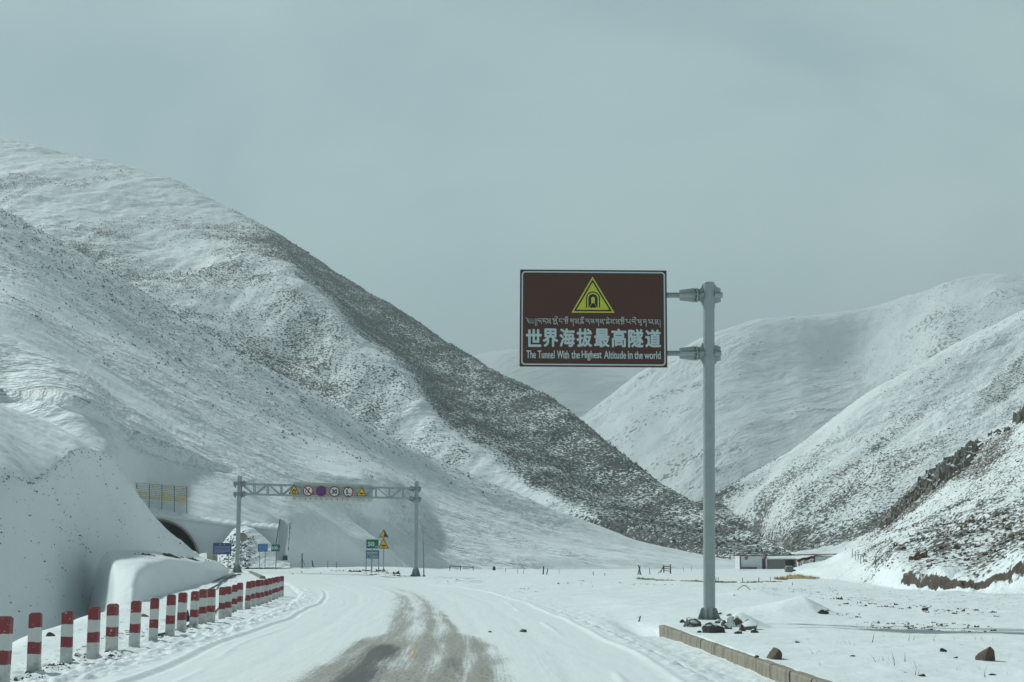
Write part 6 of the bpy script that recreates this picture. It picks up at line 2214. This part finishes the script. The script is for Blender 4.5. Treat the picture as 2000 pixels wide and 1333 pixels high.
tufts('scree', ptsG, stonesG(_gp, rcG[:, None] + 0 * _gp), 1000, 0.055, 5, M['scree'], 'small stones showing on the left snow bank', 5, 0.7, 0.17, 1.0)
tufts('scree', ptsM, cvM, 420, 0.06, 5, M['scree'], 'dark crumbs along the crest of the snow mound', 6, 0.7, 0.16, 1.3)


_rp, _ = np.meshgrid(np.linspace(410, 566, 150), np.arange(90))
tufts('rubble', ptR, np.exp(-((_rp - 470) / 25) ** 2) * (np.linspace(0, 1, 90)[:, None] < .68), 330, 0.12, 5, M['scree'], 'dark broken stones on the rubble slope under the tunnel wall', 8, 0.7, 0.1, 1.0)


def patch(name, label, spots, n_, size, mat, seed, blades=4, lift=1.0, width=.12):
    """Clumps over a few ground patches given as (px, py, rx, ry) in photo pixels."""
    rg = np.random.default_rng(seed)
    verts = []
    tot = sum(s[2] * s[3] for s in spots)
    for px_, py_, rx, ry in spots:
        c0 = hit(px_, py_)
        m_ = max(3, int(n_ * rx * ry / tot))
        for i in range(m_):
            a = rg.uniform(0, 6.283); r = math.sqrt(rg.random())
            k = c0[1] / FPX
            dyy = ry * k * c0[1] / CAM_H
            x = c0[0] + r * math.cos(a) * rx * k; y = c0[1] + r * math.sin(a) * dyy
            z_ = gz(x, y)
            s = size * math.exp(rg.normal(0, .4))
            for j in range(blades):
                t = rg.uniform(0, 6.283); e = rg.uniform(0, 6.283)
                ox, oy = rg.normal(0, .35 * s, 2)
                d = np.array([math.cos(t), math.sin(t), 0]) * s * width
                b0 = np.array([x + ox, y + oy, z_ - .01])
                verts += [b0 - d, b0 + d, b0 + np.array([rg.normal(0, .3) * s, rg.normal(0, .3) * s, s * lift * rg.uniform(.5, 1.1)])]
    V = np.array(verts)
    o = mesh_np(name, V, np.arange(len(V)).reshape(-1, 3), mat, smooth=False)
    return tag(o, label, None, None, 'stuff')


patch('dry_grass', 'strip of yellow dry grass showing through the snow before the building',
      [(1262, 1132, 18, .8), (1300, 1134.0, 20, .22), (1350, 1136, 18, .6), (1365, 1136.3, 10, .5), (1415, 1137.3, 24, .9), (1470, 1138, 20, .25), (1510, 1137.2, 20, .25), (1252, 1130.5, 8, .4)], 1300, 0.085, M['dry_grass'], 21, 5, 0.6, .3)
# straw heap below the white gable
q0, q1 = hit(1524, 1132.5), hit(1586, 1129)
Ys = float(hit(1550, 1131)[1])
nx_, ny_ = 70, 16
hv = []
for j in range(ny_):
    for i in range(nx_):
        t = i / (nx_ - 1); s_ = j / (ny_ - 1)
        px_ = 1518 + 72 * t
        hgt = np.interp(px_, [1518, 1526, 1540, 1552, 1566, 1578, 1590], [0, 2.5, 3.5, 7, 6.5, 4.5, 0]) * math.sin(math.pi * s_) ** .7
        p = P(px_, 1131.5 - 1.5 * t, Ys)
        zz_ = hgt * Ys / FPX
        hv.append((p[0], Ys + (s_ - .5) * 5.0, gz(float(p[0]), Ys) - .04 + zz_ * (1 + .3 * rng.normal())))
o = mesh_np('straw_heap', np.array(hv), grid_quads(ny_, nx_), M['dry_grass'], smooth=False)
tag(o, 'heap of yellow straw on the snow in front of the white gable', 'straw heap')

patch('dry_grass', 'loose straw scattered over and around the straw heap', [(1535, 1131, 16, .8), (1560, 1129.5, 22, 1.2), (1580, 1128.5, 14, .8), (1524, 1132, 10, .5)], 900, 0.10, M['dry_grass'], 23, 5, 0.8, .25)
PB = [(700, 1116, 16, 1.0), (735, 1116.5, 20, 1.0), (770, 1121, 16, .4), (665, 1119, 26, .8), (610, 1122, 40, .8), (560, 1126, 30, .6), (760, 1124, 60, .3)]
patch('pebbles', 'dark stones and clods scattered where the road bends under the gantry', PB, 230, 0.13, M['scree'], 31, 5, .6, .45)
PB = [(870, 1140, 24, 1.6), (1030, 1153, 30, 6), (1120, 1140, 50, 6), (1250, 1140, 60, 4), (1345, 1207, 14, 2), (1640, 1200, 40, 4), (1720, 1185, 70, 6), (1850, 1195, 90, 8), (1560, 1155, 70, 5),
      (1440, 1164, 12, 1.2), (1660, 1172, 60, 3), (960, 1130, 50, 2), (1800, 1225, 120, 10)]
patch('pebbles', 'dark pebbles strewn over the snowy plain on the right', PB, 420, 0.055, M['scree'], 33, 5, .6, .45)
PB = [(90, 1305, 26, 10), (190, 1285, 50, 10), (250, 1240, 40, 8), (330, 1230, 30, 8), (400, 1190, 40, 5), (420, 1150, 50, 3), (470, 1135, 30, 1.5), (60, 1322, 20, 6), (580, 1142, 12, 1)]
patch('pebbles', 'dark clods and stones in the trodden snow round the bollards', PB, 330, 0.045, M['scree'], 35, 5, .5, .5)
patch('dry_grass', 'single dry stalks poking through the snow on the right',
      [(1620, 1275, 50, 10), (1700, 1300, 120, 14), (1900, 1310, 100, 12), (1750, 1250, 200, 12)], 46, 0.085, M['wood'], 37, 2, 1.3, .04)


# ------------------------------------------------------------------ crags on the right hand slope
def crag(name, label, path, n_, seed, mat, smin=.5, smax=1.4, spread=2.0):
    """A broken rib of bedrock: many angular blocks fused in one rock mass along a line given in photo pixels."""
    rg = random.Random(seed)
    mb = MB()
    xs_ = np.array([p[0] for p in path], float); ys_ = np.array([p[1] for p in path], float); ds = np.array([p[2] for p in path], float); ws = np.array([p[3] for p in path], float)
    L = np.concatenate([[0], np.cumsum(np.hypot(np.diff(xs_), np.diff(ys_)))])
    for i in range(n_):
        t = rg.random() * L[-1]
        x = np.interp(t, L, xs_); y = np.interp(t, L, ys_); Y = np.interp(t, L, ds); w = np.interp(t, L, ws)
        off = rg.uniform(-.1, .85) * w
        nx, ny = 0.75, 0.66
        q = on_hillF(x + nx * off, y + ny * off)
        c = Vector(q) + Vector((0, -.15, 0))
        s = rg.uniform(smin, smax) * (0.45 + 0.55 * min(1, w / 24))
        rot = Matrix.Rotation(R(rg.uniform(-6, 24)), 3, 'Y') @ Matrix.Rotation(R(rg.uniform(-50, 50)), 3, 'Z') @ Matrix.Rotation(R(rg.uniform(-14, 14)), 3, 'X')
        dx, dy, dz = s * rg.uniform(.30, .75), s * rg.uniform(.6, 1.1), s * rg.uniform(.7, 1.6)
        if i % 3:
            k0 = len(mb.v)
            mb.box(c + Vector((0, 0, dz * .05)), (dx * 1.1, dy, dz * 1.2), rot)
            for vi in range(k0, k0 + 8):
                a = mb.v[vi]
                mb.v[vi] = tuple(a[q] + rg.uniform(-.2, .2) * s for q in range(3))
            continue
        me = rock_shape(dx * 2, dy * 1.6, dz * 1.9, seed * 1000 + i, 2, 0.9)
        mb.add([rot @ v.co + c - Vector((0, 0, dz * .75)) for v in me.vertices], [tuple(p.vertices) for p in me.polygons])
        bpy.data.meshes.remove(me)
    o = mb.build(name, M[mat])
    return tag(o, label, 'crag')


crag('rock_crag', 'long dark crag of broken bedrock crowning the right hand slope', [(1718, 1032, 216, 8), (1745, 1003, 218, 14), (1768, 976, 219, 16), (1790, 955, 221, 24), (1812, 935, 222, 30), (1835, 918, 223, 34), (1862, 900, 224, 34), (1885, 880, 224, 24), (1905, 866, 225, 9)], 460, 3, 'crag', .4, 1.25)
crag('rock_crag', 'short dark crag at the right frame edge high on the slope', [(1985, 822, 225, 10), (2000, 812, 226, 20), (2030, 798, 228, 20)], 60, 5, 'crag', .6, 1.6)
crag('rock_crag', 'low broken ledge of rock above the long crag', [(1925, 853, 224, 5), (1945, 846, 225, 8), (1968, 838, 226, 6)], 40, 7, 'crag', .4, 1.0)
crag('rock_crag', 'rusty brown rock outcrop low on the slope above the eroded bank', [(1776, 1094, 92, 4), (1790, 1089, 92, 8), (1804, 1087, 92, 4)], 46, 9, 'crag_rust', .22, .5)
crag('rock_crag', 'small brown rock outcrop in the middle of the right hand slope', [(1876, 1032, 118, 5), (1884, 1024, 119, 8), (1896, 1016, 120, 5), (1915, 1003, 122, 3)], 34, 10, 'crag_rust', .22, .55)


# ------------------------------------------------------------------ air
def build_haze():
    m = bpy.data.materials.new('haze')
    m.use_nodes = True
    n, l = m.node_tree.nodes, m.node_tree.links
    n.remove(n['Principled BSDF'])
    pv = n.new('ShaderNodeVolumePrincipled')
    pv.inputs['Color'].default_value = (0.84, 0.95, 0.98, 1)
    pv.inputs['Density'].default_value = HAZE_DENSITY
    pv.inputs['Anisotropy'].default_value = 0.1
    l.new(pv.outputs[0], n['Material Output'].inputs['Volume'])
    x, y0, y1, z0, z1 = 4100, -4100, 4100, -6.0, 475.0
    vs = [(-x, y0, z0), (x, y0, z0), (x, y1, z0), (-x, y1, z0), (-x, y0, z1), (x, y0, z1), (x, y1, z1), (-x, y1, z1)]
    fs = [(0, 3, 2, 1), (4, 5, 6, 7), (0, 1, 5, 4), (1, 2, 6, 5), (2, 3, 7, 6), (3, 0, 4, 7)]
    o = mesh_np('haze', np.array(vs), np.array(fs), m, smooth=False)
    tag(o, 'thin pale haze filling the valley air', None, None, 'stuff')


HAZE_DENSITY = 0.0005
build_haze()
